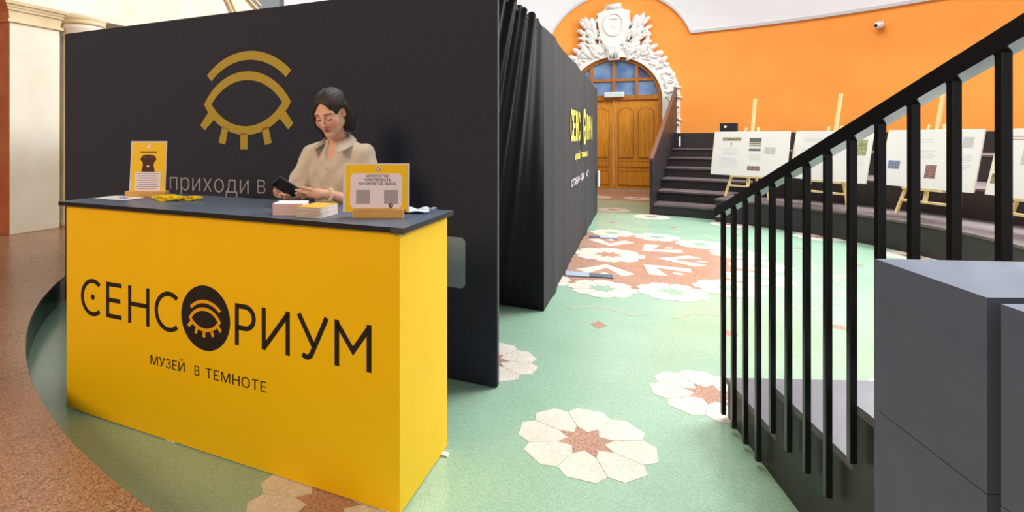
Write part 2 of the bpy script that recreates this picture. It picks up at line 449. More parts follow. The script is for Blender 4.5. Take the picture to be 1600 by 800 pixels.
# frame ring and jambs
mb = MB()
out = [(-RA, 0), (-RA, ZA)]+arc((0, ZA), RA, 180, 0, 40)+[(RA, ZA), (RA, 0)]
inn = [(-RA+.1, 0), (-RA+.1, ZA)]+arc((0, ZA), RA-.1, 180, 0, 40)+[(RA-.1, ZA), (RA-.1, 0)]
mb.strip(out, inn, -.09, .09); mb.build('frame', M_WOODD, dr)
MB().box((-RA+.08, -.1, ZT), (RA-.08, .08, ZT+.13)).build('transom', M_WOODD, dr)
MB().box((-RA+.09, -.06, 3.02), (RA-.09, .05, 3.09)).build('glazing_bar', M_WOODD, dr)
for x in (-.585, 0, .585):
    top = ZA+math.sqrt((RA-.06)**2-x*x)
    MB().box((x-.04, -.07, ZT+.1), (x+.04, .06, top)).build('glazing_bar', M_WOODD, dr)
# panes, one per opening
edges = [-RA+.09, -.545, -.625+.0, 0]
cols = [(-RA+.06, -.6), (-.6, 0), (0, .6), (.6, RA-.06)]
for i, (x0, x1) in enumerate(cols):
    for j, (z0, z1) in enumerate(((ZT+.1, 3.05), (3.05, 9))):
        n = 8; top = []
        for k in range(n+1):
            x = x1+(x0-x1)*k/n
            top.append((x, min(z1, ZA+math.sqrt(max(.0, (RA-.05)**2-x*x)))))
        if max(t[1] for t in top) <= z0+.02: continue
        poly = [(x0, z0), (x1, z0)]+[(x, max(z, z0+.001)) for x, z in top]
        MB().prism(poly, -.012, .0).build('pane', M_GLASS2 if (i, j) in ((3, 1), (0, 0)) else M_GLASS, dr)
# leaves: the left one is ajar
def leaf(x0, x1, hinge_left, ang):
    w = x1-x0
    e = empty('leaf', (x0 if hinge_left else x1, -.01, .02), ang, dr)
    s = 1 if hinge_left else -1
    X = lambda a, b: (min(s*a, s*b), max(s*a, s*b))
    mb = MB(); xa, xb = X(0, w)
    mb.box((xa, -.03, 0), (xb, .03, ZT-.02)); mb.build('leaf_board', M_WOOD, e)
    hw = (w-.3)/2
    for k in range(2):
        a, b = X(.1+k*(hw+.1), .1+k*(hw+.1)+hw)
        up = [(a, .86), (b, .86), (b, 2.18)]+[(b+(a-b)*t/8, 2.18+.09*math.sin(PI*t/8)) for t in range(1, 8)]+[(a, 2.18)]
        MB().prism(up, -.045, -.028).build('upper_panel', M_WOODD, e)
        ui = [(a+.035+(b-a-.07)*t, zz) for t, zz in ((0, .9), (1, .9), (1, 2.15))]+[(b-.035+(a-b+.07)*t/8, 2.15+.085*math.sin(PI*t/8)) for t in range(1, 8)]+[(a+.035, 2.15)]
        MB().prism(ui, -.058, -.043).build('upper_field', M_WOOD, e)
    a, b = X(.1, w-.1)
    for z0, z1 in ((.6, .8), (.1, .52)):
        MB().prism([(a, z0), (b, z0), (b, z1), (a, z1)], -.045, -.028).build('lower_panel', M_WOODD, e)
        MB().prism([(a+.035, z0+.035), (b-.035, z0+.035), (b-.035, z1-.035), (a+.035, z1-.035)], -.058, -.043).build('lower_field', M_WOOD, e)
    return e
leaf(-RA+.1, -.012, True, .03)
leaf(.0, RA-.1, False, 0)
MB().box((-.06, -.12, ZT-.02+.1), (.0, -.1, ZT+.0+.1)).build('door_bracket', M_LAMP, dr)
# exit light box over the leaves
lb = empty('exit_light_box', (P_DOOR.x, P_DOOR.y, 2.62), th)
tag(lb, 'white emergency light box on the transom over the arched door', 'light box')
MB().box((-.25, -.22, -.05), (.27, -.1, .09), bev=.015).build('housing', M_LAMP, lb)
MB().box((-.22, -.228, -.035), (.24, -.219, .075)).build('face_plate', mat('pale_green_face', (206, 226, 222), .4, .3), lb)

# stucco surround
su = empty('stucco_door_surround', (P_DOOR.x, P_DOOR.y, 0), th)
tag(su, 'white stucco archway with relief crest around the wooden door', 'ornament')
mb = MB()
mb.strip([(-RA-.42, 0), (-RA-.42, ZA)]+arc((0, ZA), RA+.42, 180, 0, 48)+[(RA+.42, ZA), (RA+.42, 0)],
         [(-RA, 0), (-RA, ZA)]+arc((0, ZA), RA, 180, 0, 48)+[(RA, ZA), (RA, 0)], -.16, .12)
mb.build('archivolt', M_STUCCO, su)
mb = MB(); mb.strip([(-RA-.05, 0), (-RA-.05, ZA)]+arc((0, ZA), RA+.05, 180, 0, 48)+[(RA+.05, ZA), (RA+.05, 0)],
         [(-RA+.015, 0), (-RA+.015, ZA)]+arc((0, ZA), RA-.015, 180, 0, 48)+[(RA-.015, ZA), (RA-.015, 0)], -.2, -.12)
mb.build('inner_moulding', M_STUCCO, su)
# leafy relief: overlapping lumps along the arch
def leaf_lump(mb, x, z, ang, L, w, dpt, y=-.17):
    M = Matrix.Translation((x, y, z)) @ Matrix.Rotation(-ang, 4, 'Y')
    mb.ellipsoid((0, 0, 0), (L, dpt, w), M, 10, 6)
rl = MB(); rng = random.Random(3)
for i in range(230):
    t = rng.random()
    Lh = ZA/(2*ZA+PI*RA)
    q = t*(2*ZA+PI*RA); rr = RA+.1+rng.random()*.3
    if q < ZA: x, z, a = -rr, q, PI/2
    elif q < ZA+PI*RA:
        b = PI-(q-ZA)/RA; x, z, a = rr*math.cos(b), ZA+rr*math.sin(b), b
    else: x, z, a = rr, q-ZA-PI*RA, PI/2
    leaf_lump(rl, x, z, a+rng.uniform(-1.2, 1.2), rng.uniform(.05, .12), rng.uniform(.025, .05), rng.uniform(.03, .07))
rl.build('relief_leaves', M_STUCCO, su, smooth=True)['kind'] = 'stuff'
def acanthus(name, pts, y=-.16):
    mb = MB()
    for x, z, a, L, w in pts: leaf_lump(mb, x, z, math.radians(a), L, w, .09, y)
    return mb.build(name, M_STUCCO, su, smooth=True)
for s in (-1, 1):
    base = [(s*.55, 4.62, 90-s*12, .22, .09), (s*.68, 4.66, 90-s*25, .22, .07), (s*.8, 4.62, 90-s*40, .18, .06), (s*.84, 4.42, 90-s*60, .16, .06),
            (s*.62, 4.36, 90-s*40, .2, .09), (s*.82, 4.24, 90-s*75, .15, .055), (s*.6, 4.15, 90-s*50, .17, .08), (s*.84, 4.05, 90-s*80, .14, .06),
            (s*.98, 3.9, 90-s*60, .15, .07), (s*.75, 3.88, 90-s*30, .2, .1), (s*.5, 3.98, 90-s*60, .2, .1), (s*.5, 4.35, 90, .2, .08),
            (s*1.12, 3.72, 90-s*75, .14, .08), (s*1.25, 3.55, 90-s*40, .14, .07), (s*.42, 3.86, 90-s*80, .18, .07)]
    rg = random.Random(11+s)
    for i in range(70):
        t = rg.random(); z = 3.62+1.12*t; xm = 1.15-.55*t**.6 if z < 4.05 else .86
        x = s*rg.uniform(.36, xm)
        base.append((x, z, 90-s*rg.uniform(0, 85), rg.uniform(.05, .11), rg.uniform(.025, .045)))
    acanthus('acanthus_spray', base)
ct = [(-.17, 5.12), (.15, 5.16), (.24, 4.98), (.42, 4.93), (.40, 4.84), (.42, 4.66), (.36, 4.3), (.28, 4.05), (0, 3.95), (-.28, 4.05), (-.36, 4.3), (-.42, 4.66), (-.42, 4.82), (-.44, 4.9), (-.26, 4.98)]
MB().prism(ct, -.24, .0).build('cartouche', M_STUCCO, su)
mb = MB(); mb.strip(arc((0, 4.58), .27, 0, 360, 36, .33), arc((0, 4.58), .22, 0, 360, 36, .28), -.275, -.23); mb.build('oval_rim', M_STUCCO, su)
mb = MB()
for k in range(5):
    a = PI/2+2*PI*k/5; a2 = a+PI/5; a0 = a-PI/5
    mb.add([(0, -.262, 4.52), (.1*math.cos(a), -.238, 4.52+.1*math.sin(a)), (.04*math.cos(a2), -.24, 4.52+.04*math.sin(a2)), (.04*math.cos(a0), -.24, 4.52+.04*math.sin(a0))], [(0, 1, 2), (0, 3, 1), (0, 2, 3), (1, 3, 2)])
mb.build('star_emblem', M_STUCCO, su)
MB().box((-.1, -.27, 4.72), (.1, -.235, 4.76)).build('emblem_bar', M_STUCCO, su)
mb = MB(); mb.tube([(-.19, -.24, 5.06), (.19, -.24, 5.08)], .075, 12); mb.build('scroll', M_STUCCO, su, smooth=True)
MB().prism([(-.2, 3.98), (.2, 3.98), (.14, 3.6), (-.14, 3.6)], -.28, -.1).build('keystone', M_STUCCO, su)
for i in range(5):
    x = -.14+.07*i
    mb = MB(); mb.tube([(x, -.28, 3.96), (x*.75, -.3, 3.8), (x*.7, -.285, 3.64)], [.035, .03, .025], 8); mb.build('keystone_flute', M_STUCCO, su, smooth=True)

# ------------------------------------------------------------------ seating tiers with stair on the left
ST0 = 31.2
seat = empty('amphitheatre_seating', (*pol(5.5, 60), 0))
tag(seat, 'black painted curved stepped seating along the orange wall', 'seating')
def child(mb, name, m, par):
    o = mb.build(name, m, par)
    o.matrix_parent_inverse = Matrix.Translation(par.location).inverted() if par.rotation_euler.z == 0 else par.matrix_basis.inverted()
    return o
PH0 = 47.1
for k in range(6):
    r0 = 4.07+.65*k; h = .2*(k+1)
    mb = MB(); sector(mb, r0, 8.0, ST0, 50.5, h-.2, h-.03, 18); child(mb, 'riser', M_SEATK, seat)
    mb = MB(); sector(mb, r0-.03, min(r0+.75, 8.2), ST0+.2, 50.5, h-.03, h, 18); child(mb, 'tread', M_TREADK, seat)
mb = MB(); sector(mb, 7.95, RW-.02, ST0, 50.5, 1.2, 1.57, 18); child(mb, 'back_riser', M_SEATK, seat)
for i, (r0, r1, z0, z1) in enumerate(((3.84, 4.95, 0, .37), (4.89, 6.4, .37, .77), (6.32, 7.95, .77, 1.17), (7.9, RW-.02, 1.17, 1.57))):
    p0 = PH0 if i == 0 else 50.5
    mb = MB(); sector(mb, r0, r1, p0, 128, z0, z1, 70); child(mb, 'tier_riser', M_SEATK, seat)
    if i < 3:
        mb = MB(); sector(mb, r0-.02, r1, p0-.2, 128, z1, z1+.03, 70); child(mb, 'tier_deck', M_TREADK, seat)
# side panel of the stair with brown cap
mb = MB(); a0 = Vector(pol(4.05, ST0)); a1 = Vector(pol(RW-.06, ST0)); u = (a1-a0).normalized(); nrm = Vector((-u.y, u.x)); Lp = (a1-a0).length
prof = [(0, 0), (Lp, 0), (Lp, 2.75), (.03, 1.05), (0, 1.02)]
vs = []
for o_ in (0, .05):
    vs += [(*(a0+u*p[0]+nrm*o_), p[1]) for p in prof]
n = len(prof)
mb.add(vs, [tuple(range(n)), tuple(range(2*n-1, n-1, -1))]+[(i, (i+1) % n, (i+1) % n+n, i+n) for i in range(n)])
sp = child(mb, 'side_panel', M_SEATK, seat)
mb = MB(); q0 = a0+nrm*.025; q1 = a1+nrm*.025
mb.bar((*q0, 1.05), (*q1, 2.77), .07, .04)
child(mb, 'cap_rail', M_BRCAP, seat)
mb = MB(); q = Vector(pol(7.3, ST0+1.5)); mb.box((q.x-.015, q.y-.01, 1.25), (q.x+.015, q.y+.01, 1.48)); child(mb, 'white_marker', M_LAMP, seat)

# things standing on the top ledge
def ledge_thing(name, phi, w, d_, h, m, label, cat):
    e = empty(name, (*pol(8.2, phi), 1.57), -math.radians(phi)); tag(e, label, cat); return e
e = ledge_thing('floodlight', 39.6, .36, .2, .24, M_BLACK, 'small black floodlight box with a white lens on the top ledge', 'floodlight')
MB().box((-.18, -.1, .02), (.18, .1, .24), bev=.02).build('housing', M_BLACK, e)
MB().lathe([(0, 0), (.03, 0), (.03, .012), (0, .012)], 14, (0, 0, 0)).build('lens', M_LAMP, e)
e.children[-1].rotation_euler = (PI/2, 0, 0); e.children[-1].location = (-.06, -.1, .15)
for x in (-.13, .13): MB().box((x-.02, -.08, 0), (x+.02, .08, .022)).build('foot', M_BLACK, e)
e = ledge_thing('folded_jacket', 57.2, .4, .2, .3, M_NAVY, 'dark bundled jacket on the top ledge behind the easels', 'jacket')
mb = MB(); mb.ellipsoid((0, 0, .14), (.17, .12, .15)); mb.ellipsoid((.1, -.02, .08), (.13, .12, .09)); mb.build('body_cloth', M_NAVY, e, smooth=True)
mb = MB(); mb.ellipsoid((-.02, -.06, .25), (.08, .07, .06)); mb.build('red_collar', mat('dull_red_cloth', (120, 40, 36), .8, .2), e, smooth=True)

# security camera on the wall
sc_ = empty('security_camera', (*pol(RW-.03, 57.85), 3.86), -math.radians(57.85)+.35)
tag(sc_, 'white dome security camera mounted on the orange wall', 'camera')
mb = MB(); mb.lathe([(0, 0), (.075, 0), (.075, .03), (.06, .05), (0, .05)], 20); o = mb.build('mount_base', M_LAMP, sc_, True); o.rotation_euler = (PI/2, 0, 0)
MB().ellipsoid((-.03, -.12, -.02), (.085, .09, .08)).build('dome', M_LAMP, sc_, True)
MB().ellipsoid((-.075, -.18, -.03), (.035, .03, .03)).build('lens', M_GAP, sc_, True)
mb = MB(); mb.tube([(.03, -.03, .02), (.05, -.02, .1), (.06, .0, .14)], .008, 6); mb.build('cable', M_LAMP, sc_, True)

# ------------------------------------------------------------------ easels with poster boards
def make_easel():
    e = empty('easel')
    tag(e, '', 'easel', 'pine easels on the seating platform')
    # local frame: -y faces the viewer, ground z=0
    lean = .2
    for s in (-1, 1):
        mb = MB(); mb.bar((s*.36, -.115, 0), (s*.09, .105, 1.24), .035, .028, up=(0, 1, 0)); mb.build('front_leg', M_PINE, e)
    mb = MB(); mb.bar((0, -.075, .19), (0, .215, 1.76), .045, .028, up=(0, 1, 0)); mb.build('mast', M_PINE, e)
    mb = MB(); mb.bar((0, .34, 0), (0, .07, 1.15), .03, .03, up=(0, 1, 0)); mb.build('rear_leg', M_PINE, e)
    mb = MB(); mb.bar((-.31, -.10, .2), (.31, -.10, .2), .035, .03); mb.build('cross_bar', M_PINE, e)
    mb = MB(); mb.box((-.27, -.125, .355), (.27, -.06, .385)); mb.build('ledge', M_PINE, e)
    return e
def make_board(w, h, prints, side_panel=False):
    e = empty('poster_board'); tag(e, '', 'poster board', 'exhibition poster boards on easels')
    MB().box((-w/2, 0, 0), (w/2, .022, h), bev=.004).build('panel', M_BOARD, e)
    # cream fold line and edge band
    MB().box((-w/2+.004, -.001, .004), (-w/2+.03, .0, h-.004)).build('edge_band', mat('cream_edge', (232, 222, 196), .6, .3), e)
    for (nm, x0, z0, x1, z1, m) in prints:
        MB().box((x0, -.0016, z0), (x1, -.0002, z1)).build(nm, m, e)
    return e
T1 = mat('faint_grey_text', (212, 210, 213), .6, .3); T2 = mat('tan_picture', (176, 160, 128), .6, .3, rgb2=(110, 100, 78), scale=30)
T3 = mat('slate_picture', (96, 100, 100), .6, .3); T4 = mat('rose_picture', (170, 130, 124), .6, .3, rgb2=(108, 84, 82), scale=40)
T5 = mat('pale_picture', (206, 202, 204), .6, .3, rgb2=(184, 180, 184), scale=50); T6 = mat('olive_picture', (186, 182, 140), .6, .3, rgb2=(120, 124, 96), scale=20)
T7 = mat('blue_picture', (70, 100, 160), .6, .3, rgb2=(150, 150, 160), scale=40)
def lines(x0, x1, z, n, dz=.03, m=T1, seed=0):
    r = random.Random(seed); out = []
    for i in range(n):
        q = r.uniform(0, .12)*(x1-x0); out.append(('text_line', x0+q, z-i*dz, x1-q, z-i*dz+.012, m))
    return out
PR = [
 [('picture', -.46, .63, -.14, .69, T2), ('picture_mark', -.31, .53, -.295, .6, T3), ('picture', 0, .61, .19, .68, T3), ('picture', 0, .53, .19, .56, T6), ('picture', 0, .45, .19, .49, T3), ('picture', 0, .57, .19, .60, T2),
  ('picture', .25, .4, .42, .52, T5), ('picture', 0, .1, .2, .18, T4)]+lines(-.46, -.16, .48, 4, .035, seed=1)+lines(-.5, -.16, .3, 6, .03, seed=2)+lines(.0, .2, .38, 4, .03, seed=3),
 [('picture', .36, .42, .56, .66, T6), ('picture_mark', .0, .16, .09, .3, T5)]+lines(-.45, -.05, .66, 2, .035, seed=4)+lines(-.5, -.1, .5, 8, .03, seed=5)+lines(.3, .56, .36, 4, .03, seed=6),
 [('picture', -.53, .24, -.36, .36, T7), ('picture', .0, .14, .14, .32, T4), ('picture', .4, .56, .52, .7, T5)]+lines(-.3, .05, .66, 2, .035, seed=7)+lines(-.2, .1, .5, 4, .03, seed=8)+lines(.22, .55, .46, 7, .03, seed=9),
 [('picture', -.26, .38, -.1, .6, T5), ('picture', -.58, .14, -.34, .26, T2), ('picture', .1, .1, .25, .22, T4)]+lines(-.5, .1, .7, 2, .035, mat('brown_heading', (176, 150, 130), .6, .3), seed=10)+lines(-.1, .2, .4, 5, .03, seed=11),
]
EZ = make_easel()
easel_labels = ['pine easel holding the board nearest the side stair', 'pine easel of the second board from the side stair',
                'pine easel of the third board from the side stair', 'pine easel holding the board at the right picture edge']
board_labels = ['white poster board with striped samples, nearest the side stair', 'white poster board with an olive picture, second from the side stair',
                'white poster board with a small blue picture, third from the side stair', 'white poster board with brown heading at the right picture edge']
spots = [(4.5, 51.5, 4), (4.5, 67.0, 10), (4.5, 84.0, 2), (4.5, 101.8, -2)]
for i, (R, ph, tw) in enumerate(spots):
    e = EZ if i == 0 else copy_tree(EZ)
    loc = pol(R, ph); rz = -math.radians(ph+tw)
    e.location = (*loc, .4); e.rotation_euler = (0, 0, rz); e['label'] = easel_labels[i]
    b = make_board(1.24, .80, PR[i]); b['label'] = board_labels[i]
    off = Matrix.Rotation(rz, 3, 'Z') @ Vector((.0, -.118, 0))
    b.location = (loc[0]+off.x, loc[1]+off.y, .4+.386); b.rotation_euler = (-.2, 0, rz)
    b.rotation_euler = (Matrix.Rotation(rz, 3, 'Z') @ Matrix.Rotation(-.2, 3, 'X')).to_euler()

# ------------------------------------------------------------------ dark box of the museum
PL = Vector((-3.143, 4.837)); AP = math.atan2(3.1376-4.8373, .4916+3.1428)
bx = empty('dark_pavilion', (PL.x, PL.y, 0), AP)
tag(bx, 'large pavilion box wrapped in black fabric with gold eye sign', 'pavilion')
LW, HB = 4.012, 2.40
# front panel with softly pulled edges
mb = MB(); nx, nz = 60, 30
def grid(fn, nu, nv):
    vs = [fn(i/nu, j/nv) for j in range(nv+1) for i in range(nu+1)]
    fs = [(j*(nu+1)+i, j*(nu+1)+i+1, (j+1)*(nu+1)+i+1, (j+1)*(nu+1)+i) for j in range(nv) for i in range(nu)]
    return vs, fs
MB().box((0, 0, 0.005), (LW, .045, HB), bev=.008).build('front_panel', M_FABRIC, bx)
# the gold eye
def eye_logo(par, ox, oz, k, m, y0, y1, disc=None):
    T = lambda p: ((p[0]-2.112)*k+ox, (p[1]-1.716)*k+oz)
    mb = MB()
    A = [T(p) for p in arc((2.128, 1.529), .572, 134, 46, 24)]; B_ = [T(p) for p in arc((2.128, 1.529), .507, 134, 46, 24)]
    mb.strip(A, B_, y0, y1); mb.build('brow_mark', m, par)
    mb = MB()
    uo = arc((2.112, 1.475), .478, 149.8, 30.2, 24); lo_ = arc((2.112, 1.968), .482, -31.5, -148.5, 24)
    ui = arc((2.112, 1.475), .414, 144.5, 35.5, 24); li = arc((2.112, 1.968), .418, -37, -143, 24)
    mb.strip([T(p) for p in uo+lo_], [T(p) for p in ui+li], y0, y1, closed=True); mb.build('eye_ring', m, par)
    for q in ([(1.745, 1.66), (1.80, 1.60), (1.708, 1.522), (1.662, 1.562)], [(1.887, 1.555), (1.947, 1.535), (1.914, 1.413), (1.848, 1.43)],
              [(2.062, 1.50), (2.13, 1.50), (2.13, 1.380), (2.062, 1.380)], [(2.259, 1.53), (2.32, 1.548), (2.354, 1.43), (2.294, 1.412)],
              [(2.425, 1.603), (2.475, 1.655), (2.545, 1.567), (2.50, 1.524)]):
        MB().prism([T(p) for p in q], y0, y1).build('lash_mark', m, par)
eye_logo(bx, 2.112, 1.716, 1.0, M_GOLD, -.003, .001)
text('slogan', 'приходи', M_GREYP, bx, 1.331, 2.141, 1.052, .14, thin=-.012, zsc=.192)
text('slogan', 'в', M_GREYP, bx, 2.223, 2.296, 1.060, .14, thin=-.012, zsc=.192)
text('slogan', 'н', M_GREYP, bx, 2.371, 2.452, 1.060, .14, thin=-.012, zsc=.192)
mb = MB(); r = .02
MB().prism([(3.52+r, .56), (3.815-r, .56), (3.815, .56+r), (3.815, .865-r), (3.815-r, .865), (3.52+r, .865), (3.52, .865-r), (3.52, .56+r)], -.003, .001).build('blank_print_square', M_BLUEP, bx)
# side wall of the box: fabric sheets with soft vertical folds
KX = Vector((1.103, 4.526)); FX = Vector((3.587, 10.465))
Minv = Matrix.Rotation(-AP, 2)
kl = Minv @ (KX-PL); flc = Minv @ (FX-PL)
def fold(u):
    return .004*math.sin(u*5.3)+.002*math.sin(u*13+1)+.016*max(0, math.sin(u*1.9+.4))**14
sdir = (flc-kl).normalized(); snrm = Vector((sdir.y, -sdir.x)); sl = (flc-kl).length
def sidef(a, b):
    u = a*sl; z = .0+b*(HB+.01*math.sin(u*3.1)); p = kl+sdir*u+snrm*(fold(u)*(1-.25*b) if 0.02 < a < .985 else 0)
    return (p.x, p.y, max(.004, z))
vs, fs = grid(sidef, 160, 10)
b2 = len(vs); vs2 = [(x-snrm.x*.05, y-snrm.y*.05, z) for x, y, z in vs]
mb = MB(); mb.add(vs+vs2, fs+[tuple(b2+i for i in f[::-1]) for f in fs])
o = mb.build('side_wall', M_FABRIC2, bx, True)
# back and left walls, roof
bl = Vector((flc.x-4.0, flc.y))
for nm, a, b in (('back_wall', flc, bl), ('left_wall', bl, Vector((.03, .03))), ('inner_wall', Vector((.05, kl.y+.03)), kl+Vector((-.9, .03)))):
    mb = MB(); d_ = (b-a).normalized(); q = Vector((-d_.y, d_.x))*.02
    mb.prism([(0, .004), ((b-a).length, .004), ((b-a).length, HB-.01), (0, HB-.01)], -.02, .02, Matrix.Translation((a.x, a.y, 0)) @ Matrix.Rotation(math.atan2(d_.y, d_.x), 4, 'Z'))
    mb.build(nm, M_FABRIC2, bx)
mb = MB(); mb.flat([(.06, .06), (LW-.06, .06), (kl.x-.06, kl.y), (flc.x-.06, flc.y-.05), (bl.x+.06, bl.y-.05)], HB-.05, HB-.03)
mb.build('roof_cloth', M_FABRIC2, bx)
# gathered curtain between the panel and the side wall: top on the rail, foot pulled inwards
tp0 = Vector((LW-.02, .05)); tp1 = kl
bt0 = Vector((kl.x-.75, kl.y+.03)); bt1 = kl
def curt(a, b):
    top = tp0+(tp1-tp0)*a; bot = bt0+(bt1-bt0)*a
    w = b**1.5
    p = bot*(1-w)+top*w
    amp = (.008+.022*b**3)*(math.sin(PI*min(1, a*1.02))**.5 if 0 < a < .98 else 0)
    s = (1-(1-a)**1.6)*3.2-1.6*b*(1-a)
    off = amp*(math.sin(2*PI*s)+.45*math.sin(2*PI*s*2.3+1))-.05*(1-b)*math.exp(-((a-.12)/.08)**2)
    nrm = Vector((.75, -.55))
    z = HB*b*(1+.006*math.sin(a*38))
    if b == 1: z += .018*math.sin(a*60)+.01*math.sin(a*23)
    return (p.x+nrm.x*off, p.y+nrm.y*off, max(.004, z))
vs, fs = grid(curt, 140, 30)
b2 = len(vs); vs2 = [(x-.012, y+.008, z) for x, y, z in vs]
mb = MB(); mb.add(vs+vs2, fs+[tuple(b2+i for i in f[::-1]) for f in fs])
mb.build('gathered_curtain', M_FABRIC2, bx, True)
mb = MB(); mb.bar((tp0.x-.03, tp0.y, HB-.03), (tp1.x-.03, tp1.y, HB-.03), .03); mb.build('curtain_rail', M_GAP, bx)
# side lettering on the fabric
sw = empty('side_print', (0, 0, 0), 0, bx)
sw.location = (kl.x+snrm.x*.03, kl.y+snrm.y*.03, 0); sw.rotation_euler = (0, 0, math.atan2(sdir.y, sdir.x))
def stext(body, m, x0, x1, z, zs, thin=0.0):
    o = text('side_lettering', body, m, sw, x0, x1, z, .1, y=-.006, thin=thin, zsc=zs)
    me = o.data
    for v in me.vertices:
        v.co.y = -(fold(v.co.x)*.85)-.0+.022
    return o
stext('СЕНС', M_YPRINT, 1.9, 3.02, 1.43, .5, .02)
stext('РИУМ', M_YPRINT, 3.5, 5.05, 1.44, .5, .02)
mb = MB(); mb.strip(arc((3.25, 1.615), .21, 0, 360, 32, .25), arc((3.25, 1.615), .13, 0, 360, 32, .17), -.02, -.014, closed=False); mb.build('side_ring', M_YPRINT, sw)
stext('музей', M_YPRINT, 2.35, 2.95, 1.185, .13, .02); stext('в', M_YPRINT, 3.05, 3.14, 1.185, .13, .02); stext('темноте', M_YPRINT, 3.26, 4.2, 1.185, .13, .02)
stext('стань', M_GREYP, 1.98, 3.0, .875, .15, .03); stext('ди', M_GREYP, 3.1, 3.6, .875, .15, .03); stext('сэ', M_GREYP, 3.8, 4.4, .875, .15, .03)
MB().box((6.0, -.03, .54), (6.24, -.012, .83)).build('white_notice', M_PAPER, sw)

# cable covers taped to the floor beside the box
for (x, y, rz, L, lab) in ((1.92, 5.67, -.25, .36, 'dark cable cover with grey tape near the pavilion corner'), (2.72, 7.86, -.3, .26, 'dark cable cover with grey tape by the pavilion centre')):
    e = empty('cable_cover', (x, y, 0.0015), rz); tag(e, lab, 'cable cover')
    MB().box((-L/2, -.07, 0), (L/2, .07, .012), bev=.004).build('rubber_strip', mat('slate_rubber', (92, 104, 116), .5, .4), e)
    sgn = 1 if y > 7 else -1
    MB().box((sgn*L/2-.12, -.09, .0), (sgn*L/2+.12, .09, .016), bev=.003).build('tape_patch', mat('pale_blue_tape', (170, 184, 202), .4, .4), e)

# ------------------------------------------------------------------ counter
A0 = Vector((-.052, 2.078)); W0, D0, H0 = 2.012, .512, 1.101
B0 = A0-W0*D
ctr = empty('reception_counter', (B0.x, B0.y, 0), AL)
tag(ctr, 'yellow reception counter with black logo and dark grey top', 'counter')
ZT0 = 1.122
MB().box((0, 0, .006), (W0, .018, H0)).build('front_panel', M_YELLOW, ctr)
MB().box((W0-.018, .0185, .006), (W0, D0, H0)).build('side_panel', M_YELLOW, ctr)
MB().box((0, .0185, .006), (.018, D0, H0)).build('side_panel', M_DEDGE, ctr)
MB().box((.02, .03, .55), (W0-.02, D0-.02, .57)).build('inner_shelf', M_DEDGE, ctr)
mb = MB(); mb.box((-.035, -.022, H0), (W0+.028, D0+.015, ZT0), mi=0)
o = mb.build('worktop', [M_DTOP, M_DEDGE], ctr)
for p in o.data.polygons: p.material_index = 0 if p.normal.z > .9 else 1
MB().box((W0-.03, -.0225, H0-.004), (W0+.03, -.0215, ZT0-.002)).build('edge_tape', mat('grey_edge_tape', (74, 72, 76), .5, .3), ctr)
for x, y in ((.02, .03), (W0-.09, .03), (W0-.03, D0-.05), (.75, .03)):
    MB().box((x, y-.028, 0), (x+.06, y, .008)).build('foot_pad', M_PAPER, ctr)
MB().box((W0-.004, -.004, H0-.014), (W0+.004, .004, H0-.002)).build('corner_screw', M_PAPER, ctr)
# logo letters, one mesh each
w = .0215; y0, y1 = -.0016, .0005
def letter(strokes):
    mb = MB()
    for s in strokes: stroke(mb, s, w, y0, y1)
    mb.build('letter', M_INK, ctr)
h_ = w/2; zb, zt = .534, .722
letter([arc((.216, .626), .0835, 50, 310, 28, .087)])
mb = MB(); mb.prism(arc((.216, .629), .0145, 0, 350, 18), y0, y1); mb.build('letter_dot', M_INK, ctr)
letter([[(.437, zt-h_), (.322+h_, zt-h_), (.322+h_, zb+h_+.004), (.437, zb+h_+.004)], [(.322+h_, .631), (.428, .631)]])
letter([[(.487+h_, zt), (.487+h_, zb)], [(.638-h_, zt), (.638-h_, zb)], [(.487+h_, .632), (.638-h_, .632)]])
letter([arc((.771, .626), .085, 50, 310, 28, .087)])
letter([[(1.186+h_, zb), (1.186+h_, zt-h_)]+arc((1.243, .663), .0505, 90, -90, 16, .0485)+[(1.186+h_, .6145)]])
letter([[(1.338+h_, zt), (1.338+h_, zb+.004)], [(1.489-h_, zt), (1.489-h_, zb)], [(1.338+h_, zb+.012), (1.489-h_, zt-.012)]])
letter([[(1.528+.008, zt), (1.611, .595)], [(1.684-.008, zt), (1.606, .572), (1.596, .553), (1.582, .545), (1.568, .546), (1.555, .553)]])
letter([[(1.715+h_, zb), (1.715+h_, zt)], [(1.887-h_, zt), (1.887-h_, zb)], [(1.715+h_, zt-.012), (1.802, .607), (1.887-h_, zt-.012)]])
mb = MB(); mb.prism(arc((1.0055, .6285), .151, 0, 354, 60), y0, y1); mb.build('logo_disc', M_INK, ctr)
eye_logo(ctr, 1.004, .620, .242, mat('logo_yellow', (240, 176, 10), .5, .3), -.0026, -.0012)
text('subtitle', 'МУЗЕЙ', M_INK, ctr, .648, .876, .352, .047, thin=-.006)
text('subtitle', 'В', M_INK, ctr, .940, .970, .352, .047, thin=-.006)
text('subtitle', 'ТЕМНОТЕ', M_INK, ctr, 1.008, 1.364, .352, .047, thin=-.006)

# ------------------------------------------------------------------ things on the counter
def on_counter(name, u, v, rz=0.0, z=ZT0):
    p = B0+D*u+NN*v
    return empty(name, (p.x, p.y, z), AL+rz)
RC = -AL
